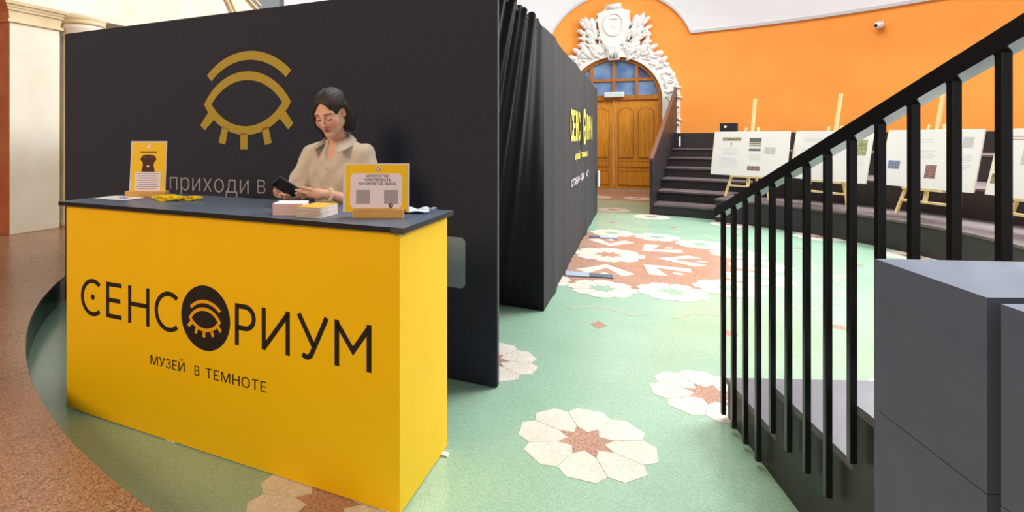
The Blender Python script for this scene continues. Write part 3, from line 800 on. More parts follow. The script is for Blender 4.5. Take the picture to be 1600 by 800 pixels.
# portrait sign in a wooden stand
e = on_counter('tabletop_sign', .205, .34, RC); tag(e, 'portrait yellow sign with brown dog picture in wooden stand', 'sign')
MB().box((-.118, -.03, 0), (.118, .03, .034), bev=.004).build('wooden_stand', M_STAND, e)
tilt = Matrix.Translation((0, 0, .02)) @ Matrix.Rotation(-.08, 4, 'X')
def sheet(par, name, x0, z0, x1, z1, y0, y1, m):
    mb = MB(); mb.box((x0, y0, z0), (x1, y1, z1), tilt); return mb.build(name, m, par)
def shape(par, name, poly, y0, y1, m):
    mb = MB(); mb.prism(poly, y0, y1, tilt); return mb.build(name, m, par)
sheet(e, 'clear_sleeve', -.105, 0, .105, .305, -.002, .002, M_ACRYL)
sheet(e, 'yellow_print', -.098, .004, .098, .296, -.003, -.002, M_CARDY)
sheet(e, 'text_field', -.075, .012, .075, .125, -.004, -.003, M_LILAC)
for i in range(8): sheet(e, 'text_line', -.065+.006*(i % 3), .112-.0125*i, .065-.007*((i*2) % 3), .1155-.0125*i, -.0045, -.004, mat('grey_text', (150, 140, 150), .6, .3))
sheet(e, 'heading_line', -.046, .236, .046, .245, -.004, -.003, mat('dark_gold_text', (140, 100, 10), .6, .3))
shape(e, 'round_mark', arc((0, .272), .011, 0, 340, 14), -.004, -.003, M_LILAC)
shape(e, 'dog_picture', [(-.038, .125), (.04, .125), (.03, .165), (.036, .185), (.046, .196), (.042, .214), (.028, .222), (.012, .226), (-.012, .226), (-.028, .222), (-.04, .212), (-.046, .196), (-.034, .184), (-.03, .165)], -.005, -.003, M_DOG)
for s in (-1, 1): sheet(e, 'dog_brow', s*.018-.008, .207, s*.018+.008, .211, -.0055, -.005, mat('tan_print', (150, 110, 70), .6, .3))
shape(e, 'dog_tongue', [(-.011, .158), (0, .148), (.011, .158), (.007, .163), (-.007, .163)], -.0055, -.005, mat('pink_print', (240, 180, 176), .6, .3))
# landscape sign
e = on_counter('tabletop_sign', 1.818, .187, RC-.03); tag(e, 'landscape yellow and white sign with black heading in wooden stand', 'sign')
MB().box((-.110, -.03, 0), (.110, .03, .040), bev=.004).build('wooden_stand', M_STAND, e)
tilt = Matrix.Translation((-.01, 0, .022)) @ Matrix.Rotation(-.10, 4, 'X')
sheet(e, 'clear_sleeve', -.145, 0, .145, .212, -.002, .002, M_ACRYL)
sheet(e, 'yellow_print', -.134, .003, .134, .205, -.003, -.002, M_CARDY)
rr = .012
shape(e, 'text_field', [(-.113+rr, .018), (.113-rr, .018), (.113, .018+rr), (.113, .168-rr), (.113-rr, .168), (-.113+rr, .168), (-.113, .168-rr), (-.113, .018+rr)], -.004, -.003, M_LILAC)
def sgt(body, x0, x1, z, hh):
    o = text('heading', body, M_INK, e, x0, x1, z, hh, thin=.012)
    for v in o.data.vertices: v.co = tilt @ Vector((v.co.x, -.0045, v.co.z))
sgt('ИСКУССТВО', -.044, .056, .151, .0115); sgt('ЧУВСТВОВАТЬ', -.054, .064, .1345, .0115); sgt('НАЧИНАЕТСЯ ЗДЕСЬ', -.076, .088, .118, .0115)
for x in (-.058, .064):
    sheet(e, 'caption_pill', x-.028, .102, x+.028, .112, -.0045, -.004, M_PAPER)
    sheet(e, 'blank_print_square', x-.03, .036, x+.03, .096, -.0045, -.004, mat('soft_grey_print', (172, 166, 176), .6, .3))
mb = MB()
shape(e, 'round_mark', arc((.008, .187), .0105, 0, 345, 18), -.004, -.003, M_PAPER)
mb = MB(); mb.strip(arc((.008, .187), .008, 0, 360, 18), arc((.008, .187), .005, 0, 360, 18), -.0046, -.004); o = mb.build('round_ring', mat('slate_print', (90, 92, 120), .6, .3), e); o.matrix_local = tilt
mb = MB(); mb.prism(arc((.064, .029), .0095, 0, 345, 18), -.0046, -.004); o = mb.build('arrow_badge', M_INK, e); o.matrix_local = tilt
mb = MB(); mb.prism([(.0585, .029), (.069, .0335), (.067, .0245), (.0635, .0265)], -.005, -.0046); o = mb.build('badge_arrow', M_PAPER, e); o.matrix_local = tilt
# loose paper sheets
for i, (u, v, r, lab) in enumerate(((.10, .225, .2, 'white paper sheet left of the yellow wristbands, under another'), (.16, .21, -.15, 'white printed sheet lying on top beside the yellow wristbands'))):
    e = on_counter('paper_sheet', u, v, r+RC*.4, ZT0+.0012*i); tag(e, lab, 'paper', 'loose sheets on the counter')
    vs, fs = grid(lambda a, b: ((a-.5)*.2, (b-.5)*.13, .001+.004*math.sin(a*5+i)**2*b), 12, 8)
    b2 = len(vs); mb = MB(); mb.add(vs+[(x, y, z-.0008) for x, y, z in vs], fs+[tuple(b2+q for q in f[::-1]) for f in fs]); mb.build('sheet', M_PAPER, e)
    if i: MB().box((.0, -.03, .0062), (.06, .0, .0066)).build('blue_print', mat('pale_blue_print', (150, 170, 220), .6, .3), e)
# wristbands: flat yellow loops in a loose pile
rng = random.Random(5)
for i in range(14):
    u = .36+.018*i+rng.uniform(-.01, .01); v = .285+rng.uniform(-.05, .05)
    e = on_counter('wristband', u, v, rng.uniform(-.6, .6), ZT0+.0035*(i % 5)+.0008)
    tag(e, 'flat yellow wristband in the loose pile beside the portrait sign', 'wristband', 'yellow wristbands on the counter')
    L, ww = .052, .026
    loop = [(x, y) for x, y in arc((L-ww, 0), ww, -90, 90, 8)+arc((-L+ww, 0), ww, 90, 270, 8)]
    inn = [(x*.82, y*.66) for x, y in loop]
    mb = MB(); n = len(loop); vs = []
    for z in (0, .009): vs += [(x, y, z) for x, y in loop]+[(x, y, z) for x, y in inn]
    fs = []
    for k in range(n):
        j = (k+1) % n
        fs += [(k, n+k, n+j, j), (2*n+k, 2*n+j, 3*n+j, 3*n+k), (k, j, 2*n+j, 2*n+k), (n+k, 3*n+k, 3*n+j, n+j)]
    mb.add(vs, fs); mb.build('band', M_BAND, e)
    MB().box((-.018, -ww-.0006, .002), (.018, -ww+.0004, .007)).build('band_print', mat('dark_gold_text', (140, 100, 10), .6, .3), e)
# card stacks: the cards are pieces
def card_stack(u, v, rz, wx, wy, hz, n, mside, mtop, label, nm, topname):
    e = on_counter(nm, u, v, rz); tag(e, label, 'card stack')
    r = random.Random(n); th_ = hz/n
    mes = []
    for mm in (mside, M_PAPER, mside):
        me = MB().box((-wx/2, -wy/2, 0), (wx/2, wy/2, th_*.86)).mesh('card'); me.materials.append(mm); mes.append(me)
    for i in range(n-1):
        o = link('card', mes[(i*7+i//5) % 3], None, e); o.location = (r.uniform(-.0012, .0012), r.uniform(-.0012, .0012), i*th_); o.rotation_euler = (0, 0, r.uniform(-.006, .006))
    o = MB().box((-wx/2, -wy/2, 0), (wx/2, wy/2, th_)).build(topname, mtop, e); o.location = (0, 0, (n-1)*th_)
    return e
card_stack(1.40, .125, RC*.95, .135, .12, .052, 26, M_PINK, M_PAPER, 'stack of pink-edged cards with white top sheet, left of two', 'card_stack', 'top_card')
card_stack(1.545, .125, RC*.2, .112, .165, .046, 24, M_KRAFT, mat('gold_card_print', (232, 196, 90), .5, .3, rgb2=(214, 168, 60), scale=30), 'stack of brown-edged cards with golden top, right of two', 'card_stack', 'top_card')
# face mask behind the landscape sign
e = on_counter('face_mask', 1.885, .375, RC); tag(e, 'white crumpled face mask lying behind the landscape sign', 'face mask')
vs, fs = grid(lambda a, b: ((a-.5)*.17, (b-.5)*.09, .008+.014*abs(math.sin(a*7+b*1.5))*(.4+.6*b)), 26, 10)
b2 = len(vs); mb = MB(); mb.add(vs+[(x, y, z-.003) for x, y, z in vs], fs+[tuple(b2+q for q in f[::-1]) for f in fs]); mb.build('mask_cloth', mat('pale_blue_mask', (226, 238, 244), .7, .2), e, True)
mb = MB(); mb.tube([(.08, -.03, .02), (.105, -.035, .028), (.118, -.01, .022), (.108, .02, .012), (.082, .03, .018)], .0022, 6); mb.build('ear_loop', M_PAPER, e, True)

# ------------------------------------------------------------------ stair with railing on the right
XR = lambda y: 1.105+.194*y
stair = empty('black_stair', (2.1, 1.9, 0)); tag(stair, 'black painted wooden stair with treads greyed by painted-in daylight behind the railing', 'stair')
for k in range(5):
    yf = 2.82-.525*k; yb = .0 if k == 4 else 2.82-.525*(k+1)
    z1 = .2*(k+1)
    f0 = (XR(yf), yf); f1 = (2.75, yf-.05); b1 = (2.75, yb-.05); b0 = (XR(yb), yb)
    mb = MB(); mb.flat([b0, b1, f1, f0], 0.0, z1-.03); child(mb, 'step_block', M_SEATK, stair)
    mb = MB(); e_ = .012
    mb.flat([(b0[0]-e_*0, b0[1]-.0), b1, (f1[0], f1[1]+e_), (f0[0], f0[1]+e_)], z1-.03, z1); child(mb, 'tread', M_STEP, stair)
rail = empty('stair_railing', (XR(1.9)-.03, 1.9, 0)); tag(rail, 'black metal stair railing with square balusters and sloping handrail', 'railing')
XB = lambda y: 1.075+.194*y
hz = lambda y: 1.066+(2.8-y)*.3645
ys = [2.80-.1345*i for i in range(15)]
for i, y in enumerate(ys):
    k = i//4; zb_ = .025+.2*k
    x = XB(y)
    M = Matrix.Translation((x, y, 0)) @ Matrix.Rotation(-math.atan(.194), 4, 'Z')
    mb = MB(); mb.box((-.0105, -.0105, zb_), (.0105, .0105, hz(y)+.004), M, bev=.0015)
    child(mb, 'baluster', M_RAIL, rail)
mb = MB(); ya, yb = 2.865, .70
mb.bar((XB(ya), ya, hz(ya)+.023), (XB(yb), yb, hz(yb)+.023), .042, .046); child(mb, 'handrail', M_RAIL, rail)

# foreground plinths
PF = [(.911, 1.059), (.857, .798)]
pd = Vector((.911-.857, 1.059-.798)).normalized(); pn = Vector((pd.y, -pd.x))
def plinth(p_far, L, wid, h, label, sf=-.10):
    c = Vector(p_far); e = empty('display_plinth', (c.x, c.y, 0)); tag(e, label, 'plinth', 'dark plinths in the foreground')
    near = c-pd*L
    r = c+Vector((1, sf)).normalized()*wid; rn_ = near+Vector((1, -.02)).normalized()*wid
    poly = [tuple(near), tuple(rn_), tuple(r), tuple(c)]
    zs = [0, h*.0+.935-.0, h-.012]
    mb = MB(); mb.flat(poly, 0, .9345); child(mb, 'lower_box', M_PLINTH, e)
    mb = MB(); mb.flat(poly, .9365, h-.004); child(mb, 'upper_box', M_PLINTH, e)
    mb = MB(); q = [tuple(Vector(p)+(Vector(sum((Vector(p_) for p_ in poly), Vector((0, 0)))/4)-Vector(p)).normalized()*.003) for p in poly]
    mb.flat(q, .93, .94); child(mb, 'shadow_joint', M_GAP, e)
    mb = MB(); mb.flat(poly, h-.004, h); child(mb, 'top_plate', M_PLINTH, e)
    return e
plinth(PF[0], .262, .27, 1.23, 'dark grey box plinth beside the railing, farther of the foreground pair')
c2 = Vector(PF[1])-pd*.020
plinth(c2, .30, .30, 1.228, 'dark grey box plinth at the right picture edge, nearer of the pair', -.02)
g0 = Vector(PF[1])+Vector((1, -.02)).normalized()*.02
e = empty('gap_shade_strip', (g0.x, g0.y, 0)); tag(e, 'black strip painting the shade in the gap between the two foreground plinths', 'gap shade')  # black strip put in for the shade inside the open gap
mb = MB(); a = g0-pd*.019+pn*0; qd = Vector((1, -.02)).normalized(); mb.flat([tuple(a), tuple(a+qd*.18), tuple(g0+qd*.18-pd*.001), tuple(g0-pd*.001)], 0, 1.222); child(mb, 'strip', M_GAP, e)

# ------------------------------------------------------------------ left pillar, column and architrave
pd2 = Vector((.4055, .914)); px2 = Vector((-pd2.y, pd2.x))   # along the cream face, and towards the left
PC = Vector((-5.209, 6.924))
ANG = math.atan2(pd2.y, pd2.x)
pil = empty('square_pillar', (PC.x, PC.y, .2), ANG); tag(pil, 'square pillar with cream face, terracotta side and moulded capital', 'pillar')
# local x along pd2, local y towards the left
mb = MB(); mb.box((0, 0, 0), (.64, 1.1, 2.76)); o = mb.build('shaft', [M_PLASTER, M_TERRA], pil)
for p in o.data.polygons: p.material_index = 1 if p.normal.x < -.5 else 0
MB().box((-.0, -.0, -.0), (.64, 1.1, .01)).build('base_line', M_PLASTER2, pil)
def ringmould(z0, z1, o0, o1, nm):
    vs = []
    for z, o_ in ((z0, o0), (z1, o1)):
        vs += [(-o_, -o_, z), (.64+o_, -o_, z), (.64+o_, 1.1+o_, z), (-o_, 1.1+o_, z)]
    mb = MB(); mb.add(vs, [(0, 1, 5, 4), (1, 2, 6, 5), (2, 3, 7, 6), (3, 0, 4, 7), (4, 5, 6, 7), (3, 2, 1, 0)])
    o = mb.build(nm, [M_PLASTER2, M_TERRA], pil)
    for p in o.data.polygons: p.material_index = 1 if p.normal.x < -.6 else 0
ringmould(2.76, 2.795, .035, .035, 'necking'); ringmould(2.795, 2.91, .005, .03, 'frieze'); ringmould(2.91, 2.945, .05, .06, 'capital_moulding'); ringmould(2.945, 2.98, .07, .08, 'capital_moulding'); ringmould(2.98, 3.02, .10, .11, 'abacus')
cl = empty('round_column', (-4.85, 7.83, .2), 0); tag(cl, 'round cream column with moulded capital behind the square pillar', 'column')
MB().lathe([(.0, 0), (.29, 0), (.29, .08), (.265, .1), (.25, 2.70), (0, 2.70)], 40).build('shaft', M_PLASTER2, cl, True)
MB().lathe([(0, 2.70), (.255, 2.70), (.26, 2.74), (.29, 2.81), (.295, 2.87), (.0, 2.87)], 40).build('echinus', M_PLASTER, cl, True)
MB().lathe([(0, 2.87), (.305, 2.87), (.315, 2.89), (.315, 2.915), (.30, 2.92), (.325, 2.945), (.325, 2.975), (0, 2.975)], 40).build('capital_ring', M_PLASTER2, cl, True)
MB().lathe([(0, 2.975), (.30, 2.975), (.30, 3.02), (0, 3.02)], 40).build('abacus', M_PLASTER, cl, True)
# architrave / wall above the columns
wl = struct(empty('wall_left', (PC.x, PC.y, 3.22), ANG))
MB().box((-.02, 0.02, 0.0), (4.0, 1.1, 3.6)).build('architrave', M_PLASTER, wl)
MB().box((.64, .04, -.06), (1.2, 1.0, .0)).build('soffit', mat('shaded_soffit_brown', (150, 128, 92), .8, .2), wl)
wm = struct(empty('trim_4', (PC.x, PC.y, 3.22), ANG))
for i, (a, b) in enumerate((((3.78, 1.0), (4.02, .66)), ((3.86, 1.05), (4.1, .71)), ((4.02, 1.3), (4.75, .92)), ((4.1, 1.4), (4.83, 1.02)))):
    mb = MB(); mb.bar((a[0], -.03, a[1]), (b[0], -.03, b[1]), .05, .035); mb.build('moulding_strip', M_PLASTER2, wm)
MB().prism([(4.0, .4), (4.8, .6), (4.8, 1.0), (4.0, 1.35)], .02, .5).build('arch_reveal', M_PLASTER, wm)

# ------------------------------------------------------------------ person behind the counter (surface grown from a distance field)
def smin(a, b, k):
    h = np.clip(.5+.5*(b-a)/k, 0, 1); return b*(1-h)+a*h-k*h*(1-h)
def smax(a, b, k): return -smin(-a, -b, k)
def cap(p, a, b, r0, r1):
    a = np.array(a, np.float32); b = np.array(b, np.float32); ab = b-a
    t = np.clip(((p-a)@ab)/max(1e-9, float(ab@ab)), 0, 1)
    return np.linalg.norm(p-a-t[:, None]*ab, axis=1)-(r0+(r1-r0)*t)
def ell(p, c, r, R=None):
    q = p-np.array(c, np.float32)
    if R is not None: q = q@R
    r = np.array(r, np.float32); k0 = np.linalg.norm(q/r, axis=1); k1 = np.linalg.norm(q/(r*r), axis=1)
    return k0*(k0-1)/np.maximum(k1, 1e-6)
def chain(p, pts, k=.012):
    d = None
    for (a, ra), (b, rb) in zip(pts[:-1], pts[1:]):
        c = cap(p, a, b, ra, rb); d = c if d is None else smin(d, c, k)
    return d
def net(fn, lo, hi, h, blk=14):
    lo = np.array(lo, np.float32); n = np.ceil((np.array(hi)-lo)/h).astype(int)+1
    n = ((n+blk-1)//blk)*blk
    F = np.full(n, 1.0, np.float32)
    bi = np.stack(np.meshgrid(*[np.arange(k//blk) for k in n], indexing='ij'), -1).reshape(-1, 3)
    cen = lo+(bi*blk+blk/2)*h
    dc = fn(cen.astype(np.float32)); rad = blk*h*.88+.02
    for i in np.nonzero(dc < -rad)[0]:
        b = bi[i]*blk; F[b[0]:b[0]+blk, b[1]:b[1]+blk, b[2]:b[2]+blk] = -1
    g = np.stack(np.meshgrid(*[np.arange(blk)]*3, indexing='ij'), -1).reshape(-1, 3)
    act = np.nonzero(np.abs(dc) <= rad)[0]
    for s in range(0, len(act), 60):
        ids = act[s:s+60]
        pts = (bi[ids][:, None, :]*blk+g[None]).reshape(-1, 3)
        v = fn((lo+pts*h).astype(np.float32)); F[pts[:, 0], pts[:, 1], pts[:, 2]] = v
    sg = F < 0
    c = sg[:-1, :-1, :-1].astype(np.int8)
    tot = np.zeros(c.shape, np.int8)
    for dx in (0, 1):
        for dy in (0, 1):
            for dz in (0, 1): tot += sg[dx:dx+c.shape[0], dy:dy+c.shape[1], dz:dz+c.shape[2]]
    m = (tot > 0) & (tot < 8); idx = np.argwhere(m)
    vid = np.full(c.shape, -1, np.int64); vid[m] = np.arange(len(idx))
    acc = np.zeros((len(idx), 3)); cnt = np.zeros(len(idx))
    cor = [np.array((dx, dy, dz)) for dx in (0, 1) for dy in (0, 1) for dz in (0, 1)]
    val = {tuple(o): F[idx[:, 0]+o[0], idx[:, 1]+o[1], idx[:, 2]+o[2]] for o in cor}
    for a in cor:
        for ax in range(3):
            if a[ax] == 0:
                b = a.copy(); b[ax] = 1; fa = val[tuple(a)]; fb = val[tuple(b)]
                x = (fa < 0) != (fb < 0); t = np.where(x, fa/np.where(x, fa-fb, 1), 0)
                acc[x] += a+t[x][:, None]*(b-a); cnt[x] += 1
    V = lo+(idx+acc/cnt[:, None])*h
    faces = []
    for ax in range(3):
        o = [1, 1, 1]; o[ax] = 0; u, w_ = [k for k in range(3) if k != ax]
        sl0 = [slice(1, -1)]*3; sl0[ax] = slice(0, -1); s1 = list(sl0); s1[ax] = slice(1, None)
        A = sg[tuple(sl0)]; Bq = sg[tuple(s1)]; ch = A != Bq
        e = np.argwhere(ch); e[:, u] += 1; e[:, w_] += 1; flip = A[ch]
        def at(du, dw):
            q = e.copy(); q[:, u] -= du; q[:, w_] -= dw; return vid[q[:, 0], q[:, 1], q[:, 2]]
        quad = np.stack([at(1, 1), at(0, 1), at(0, 0), at(1, 0)], 1)
        if ax == 1: flip = ~flip
        quad[~flip] = quad[~flip][:, ::-1]
        faces.append(quad)
    Q = np.concatenate(faces); Q = Q[(Q >= 0).all(1)]
    return V, Q
def net_mesh(name, V, Q):
    me = bpy.data.meshes.new(name); me.vertices.add(len(V)); me.vertices.foreach_set('co', V.astype(np.float32).ravel())
    me.loops.add(len(Q)*4); me.loops.foreach_set('vertex_index', Q.astype(np.int32).ravel())
    me.polygons.add(len(Q)); me.polygons.foreach_set('loop_start', np.arange(0, len(Q)*4, 4, dtype=np.int32)); me.polygons.foreach_set('loop_total', np.full(len(Q), 4, np.int32))
    me.update(calc_edges=True); me.validate(); return me

# local frame: x to her left, -y the way she faces, z up
PP = Vector((-.43, 3.03))
person = empty('person', (PP.x, PP.y, 0), AL)
tag(person, 'standing person in beige shirt looking down at a phone', 'person')
HC = np.array([.012, -.085, 1.605]); pit = math.radians(27); rol = math.radians(-4); yaw = math.radians(4)
RX = Matrix.Rotation(pit, 3, 'X'); RH = np.array(Matrix.Rotation(yaw, 3, 'Z') @ Matrix.Rotation(rol, 3, 'Y') @ RX)
def tohead(p): return ((p-HC.astype(np.float32))@RH.astype(np.float32))/1.02
def head(p):
    q = tohead(p); q = np.stack([np.abs(q[:, 0]), -q[:, 1], q[:, 2]], 1)   # mirrored; second axis now points forward
    d = ell(q, (0, -.018, .03), (.074, .094, .087))
    d = smin(d, ell(q, (0, .028, -.028), (.060, .066, .083)), .03)
    d = smin(d, cap(q, (.046, .005, -.055), (.008, .066, -.098), .022, .016), .03)
    d = smin(d, ell(q, (0, .074, -.098), (.018, .017, .017)), .02)
    d = smin(d, cap(q, (.012, .086, .022), (.044, .070, .024), .011, .010), .018)
    d = smax(d, -ell(q, (.031, .099, .001), (.019, .017, .012)), .012)
    d = smin(d, ell(q, (.031, .076, .000), (.0150, .0135, .0115)), .004)
    d = smin(d, ell(q, (.036, .062, -.028), (.026, .024, .024)), .025)
    d = smin(d, cap(q, (0, .092, .012), (0, .116, -.026), .0065, .0105), .012)
    d = smin(d, ell(q, (.011, .101, -.031), (.0075, .009, .0065)), .007)
    d = smin(d, ell(q, (0, .0925, -.0565), (.021, .0085, .0048)), .007)
    d = smin(d, ell(q, (0, .0915, -.0655), (.017, .0085, .0058)), .005)
    d = smin(d, ell(q, (.0765, -.006, -.006), (.0075, .017, .029)), .008)
    d = smax(d, -ell(q, (.084, -.002, -.004), (.005, .009, .016)), .004)
    return d*1.02
SH_L, EL_L, WR_L = (.165, .01, 1.365), (.225, -.02, 1.10), (.105, -.235, 1.172)
SH_R, EL_R, WR_R = (-.165, .01, 1.365), (-.255, -.05, 1.135), (-.105, -.265, 1.165)
def hand_left(p):   # palm down, fingers reaching to the phone
    d = chain(p, [(WR_L, .024), ((.065, -.275, 1.178), .026), ((.03, -.30, 1.180), .021)], .015)
    d = smin(d, cap(p, (.06, -.262, 1.17), (.018, -.285, 1.172), .018, .015), .015)
    for k, (a, b, c) in enumerate((((.030, -.318, 1.184), (-.012, -.332, 1.196), (-.036, -.330, 1.200)), ((.022, -.304, 1.182), (-.022, -.318, 1.186), (-.046, -.318, 1.180)),
                                   ((.018, -.290, 1.176), (-.022, -.302, 1.174), (-.044, -.302, 1.168)), ((.018, -.276, 1.170), (-.012, -.286, 1.164), (-.030, -.288, 1.158)))):
        d = smin(d, chain(p, [(a, .0092), (b, .0085), (c, .0072)], .004), .006)
    d = smin(d, chain(p, [((.062, -.285, 1.19), .0115), ((.030, -.318, 1.206), .0095), ((.004, -.336, 1.216), .008)], .005), .01)
    return d
def hand_right(p):  # palm up under the phone
    d = chain(p, [(WR_R, .023), ((-.108, -.30, 1.166), .025), ((-.11, -.325, 1.168), .021)], .015)
    d = smin(d, cap(p, (-.092, -.30, 1.163), (-.088, -.33, 1.165), .017, .015), .015)
    for a, b, c in (((-.125, -.335, 1.168), (-.138, -.366, 1.176), (-.134, -.380, 1.196)), ((-.112, -.342, 1.166), (-.118, -.376, 1.170), (-.112, -.390, 1.190)),
                    ((-.098, -.340, 1.164), (-.098, -.376, 1.166), (-.090, -.388, 1.184)), ((-.084, -.334, 1.163), (-.078, -.362, 1.163), (-.070, -.374, 1.178))):
        d = smin(d, chain(p, [(a, .0092), (b, .0085), (c, .0072)], .004), .006)
    d = smin(d, chain(p, [((-.125, -.295, 1.172), .0115), ((-.142, -.315, 1.19), .0095), ((-.132, -.335, 1.208), .008)], .005), .01)
    return d
def arms(p, e=0.0):
    a = chain(p, [(SH_L, .05+e), (EL_L, .040+e), (WR_L, .0245+e)], .02)
    b = chain(p, [(SH_R, .05+e), (EL_R, .040+e), (WR_R, .0245+e)], .02)
    return np.minimum(a, b)
def torso(p, e=0.0):
    d = ell(p, (0, .01, 1.25), (.150+e, .098+e, .20+e))
    d = smin(d, ell(p, (0, .01, 1.02), (.135+e, .095+e, .20+e)), .06)
    d = smin(d, ell(p, (0, .02, .90), (.165+e, .112+e, .13+e)), .06)
    d = smin(d, cap(p, (-.13, .015, 1.375), (.13, .015, 1.375), .048+e, .048+e), .05)
    return d
def legs(p, e=0.0):
    d = None
    for s in (-1, 1):
        c = chain(p, [((s*.085, .02, .88), .085+e), ((s*.09, .0, .50), .055+e), ((s*.09, .03, .10), .038+e)], .03)
        d = c if d is None else np.minimum(d, c)
    return d
def body(p):
    d = smin(torso(p), legs(p), .04)
    d = smin(d, chain(p, [((0, .025, 1.36), .062), ((.006, -.012, 1.47), .047), ((.010, -.045, 1.55), .050)], .02), .03)
    d = smin(d, head(p), .016)
    a = arms(p); d = smin(d, a, .03)
    d = smin(d, hand_left(p), .01); d = smin(d, hand_right(p), .01)
    for s in (-1, 1): d = smin(d, cap(p, (s*.09, .04, .07), (s*.095, -.12, .05), .035, .028), .02)
    return d
V, Q = net(body, (-.36, -.46, 0.0), (.36, .22, 1.78), .0040)
me = net_mesh('body', V, Q)
q = tohead(V.astype(np.float32)); q = np.stack([q[:, 0], -q[:, 1], q[:, 2]], 1); ax = np.abs(q[:, 0])
tint = np.tile(np.array(lin((232, 182, 156))+(1,), np.float32), (len(V), 1))
def blend(mask, col):
    c = np.array(lin(col)+(1,), np.float32); mask = np.clip(mask, 0, 1)[:, None]; tint[:] = tint*(1-mask)+c*mask
inhead = (V[:, 2] > 1.45) & (q[:, 1] > .03)
blend(np.where(inhead, 1-((ax-.04)**2/.0006+(q[:, 2]+.03)**2/.0006), 0)*.5, (226, 138, 116))
blend(np.where(inhead, 1.6-1.6*((q[:, 0]/.023)**2+((q[:, 2]+.061)/.0105)**2), 0)*.9, (178, 92, 84))
arch = q[:, 2]-(.0265-.10*np.maximum(0, ax-.032)+.06*np.minimum(0, ax-.032)*0)
blend(np.where(inhead & (ax > .012) & (ax < .05), 1.6-np.abs(arch)/.0035, 0)*.75, (74, 50, 40))
lid = q[:, 2]+.0055-.9*(ax-.031)**2*10
blend(np.where(inhead & (ax > .017) & (ax < .046), 1.7-np.abs(lid)/.0028, 0), (44, 30, 26))
ca = me.color_attributes.new('tint', 'FLOAT_COLOR', 'POINT'); ca.data.foreach_set('color', tint.ravel())
sk = bpy.data.materials.new('skin'); sk.use_nodes = True; nt = sk.node_tree; bs = nt.nodes['Principled BSDF']
an = nt.nodes.new('ShaderNodeVertexColor'); an.layer_name = 'tint'; nt.links.new(an.outputs[0], bs.inputs['Base Color'])
bs.inputs['Roughness'].default_value = .5; bs.inputs['Subsurface Weight'].default_value = .12; bs.inputs['Subsurface Radius'].default_value = (.01, .004, .002); bs.inputs['Subsurface Scale'].default_value = .5
nz = nt.nodes.new('ShaderNodeTexNoise'); nz.inputs['Scale'].default_value = 300; bpn = nt.nodes.new('ShaderNodeBump'); bpn.inputs['Strength'].default_value = .04
nt.links.new(nz.outputs[0], bpn.inputs['Height']); nt.links.new(bpn.outputs[0], bs.inputs['Normal'])
link('body', me, sk, person, True)

def hairf(p):
    q = tohead(p); x = q[:, 0]; q = np.stack([x, -q[:, 1], q[:, 2]], 1)
    stk = .0012*np.sin(np.arctan2(x, -.03-q[:, 1])*64+2*np.sin(q[:, 2]*30))
    d = ell(q, (0, -.022, .036), (.0865, .106, .095))
    d = smin(d, ell(q, (0, -.055, -.045), (.086, .07, .10)), .03)
    # locks hanging beside the face (hers: right side loose, left side behind the ear)
    d = smin(d, chain(q, [((-.07, .035, .03), .018), ((-.078, .03, -.05), .019), ((-.070, .03, -.118), .012)], .02), .02)
    d = smin(d, chain(q, [((.074, -.03, .02), .02), ((.086, -.045, -.06), .023), ((.080, -.035, -.125), .014)], .02), .025)
    d = d+stk
    # face opening and ear
    d = smax(d, -ell(q, (-.006, .118, -.045), (.070, .120, .136)), .006)
    d = smax(d, -ell(q, (.092, .034, -.055), (.040, .048, .072)), .006)
    d = smax(d, -ell(q, (.084, .015, -.014), (.03, .030, .036)), .008)
    d = smax(d, -(q[:, 2]+.132+.2*np.maximum(0, q[:, 1])), .01)
    part = np.abs(x+.010)+.4*np.maximum(0, .06-q[:, 2])
    d = d+.006*np.exp(-(part/.006)**2)
    return d*1.02
V, Q = net(hairf, (-.16, -.28, 1.40), (.18, .14, 1.80), .0032)
link('hair', net_mesh('hair', V, Q), M_HAIR, person, True)

def shirtf(p):
    e = .020
    ax_ = np.abs(p[:, 0]); lo_k = np.clip((1.38-p[:, 2])*4, 0, 1)
    wr = .0045*np.sin(p[:, 2]*46+p[:, 0]*34+2.2*np.sin(p[:, 0]*21))*lo_k+.004*np.sin(p[:, 0]*58-p[:, 2]*26+1.5*np.sin(p[:, 2]*17))+.005*np.sin(p[:, 2]*95+ax_*60)*np.clip((ax_-.15)*12, 0, 1)*lo_k
    wr = wr-.0035*np.exp(-((p[:, 0]-.004)/.016)**2)*(p[:, 1] < 0)
    d = torso(p, e-.004)
    d = smin(d, chain(p, [((0, .025, 1.38), .075), ((.003, .0, 1.435), .066)], .02), .03)
    sl1 = chain(p, [(SH_L, .070), ((.205, -.005, 1.20), .068), ((.222, -.022, 1.115), .060), ((.205, -.055, 1.115), .054)], .02)
    sl2 = chain(p, [(SH_R, .070), ((-.222, -.02, 1.23), .068), ((-.252, -.05, 1.145), .060), ((-.228, -.09, 1.143), .054)], .02)
    d = smin(d, smin(sl1, sl2, .01), .014)
    d = d+wr
    # open cuffs and V neck
    V1 = cap(p, (.20, -.07, 1.117), (.17, -.13, 1.14), .046, .046); V2 = cap(p, (-.222, -.105, 1.144), (-.19, -.16, 1.15), .046, .046)
    d = smax(d, -np.minimum(V1, V2), .006)
    neck = chain(p, [((0, .03, 1.41), .052), ((.006, -.02, 1.50), .062)], .01)
    vee = ell(p, (.004, -.11, 1.415), (.038, .06, .085))
    d = smax(d, -smin(neck, vee, .02), .006)
    d = smax(d, .80-p[:, 2], .004)
    return d
V, Q = net(shirtf, (-.36, -.22, .78), (.36, .20, 1.50), .0045)
shirt = link('shirt', net_mesh('shirt', V, Q), M_SHIRT, person, True)
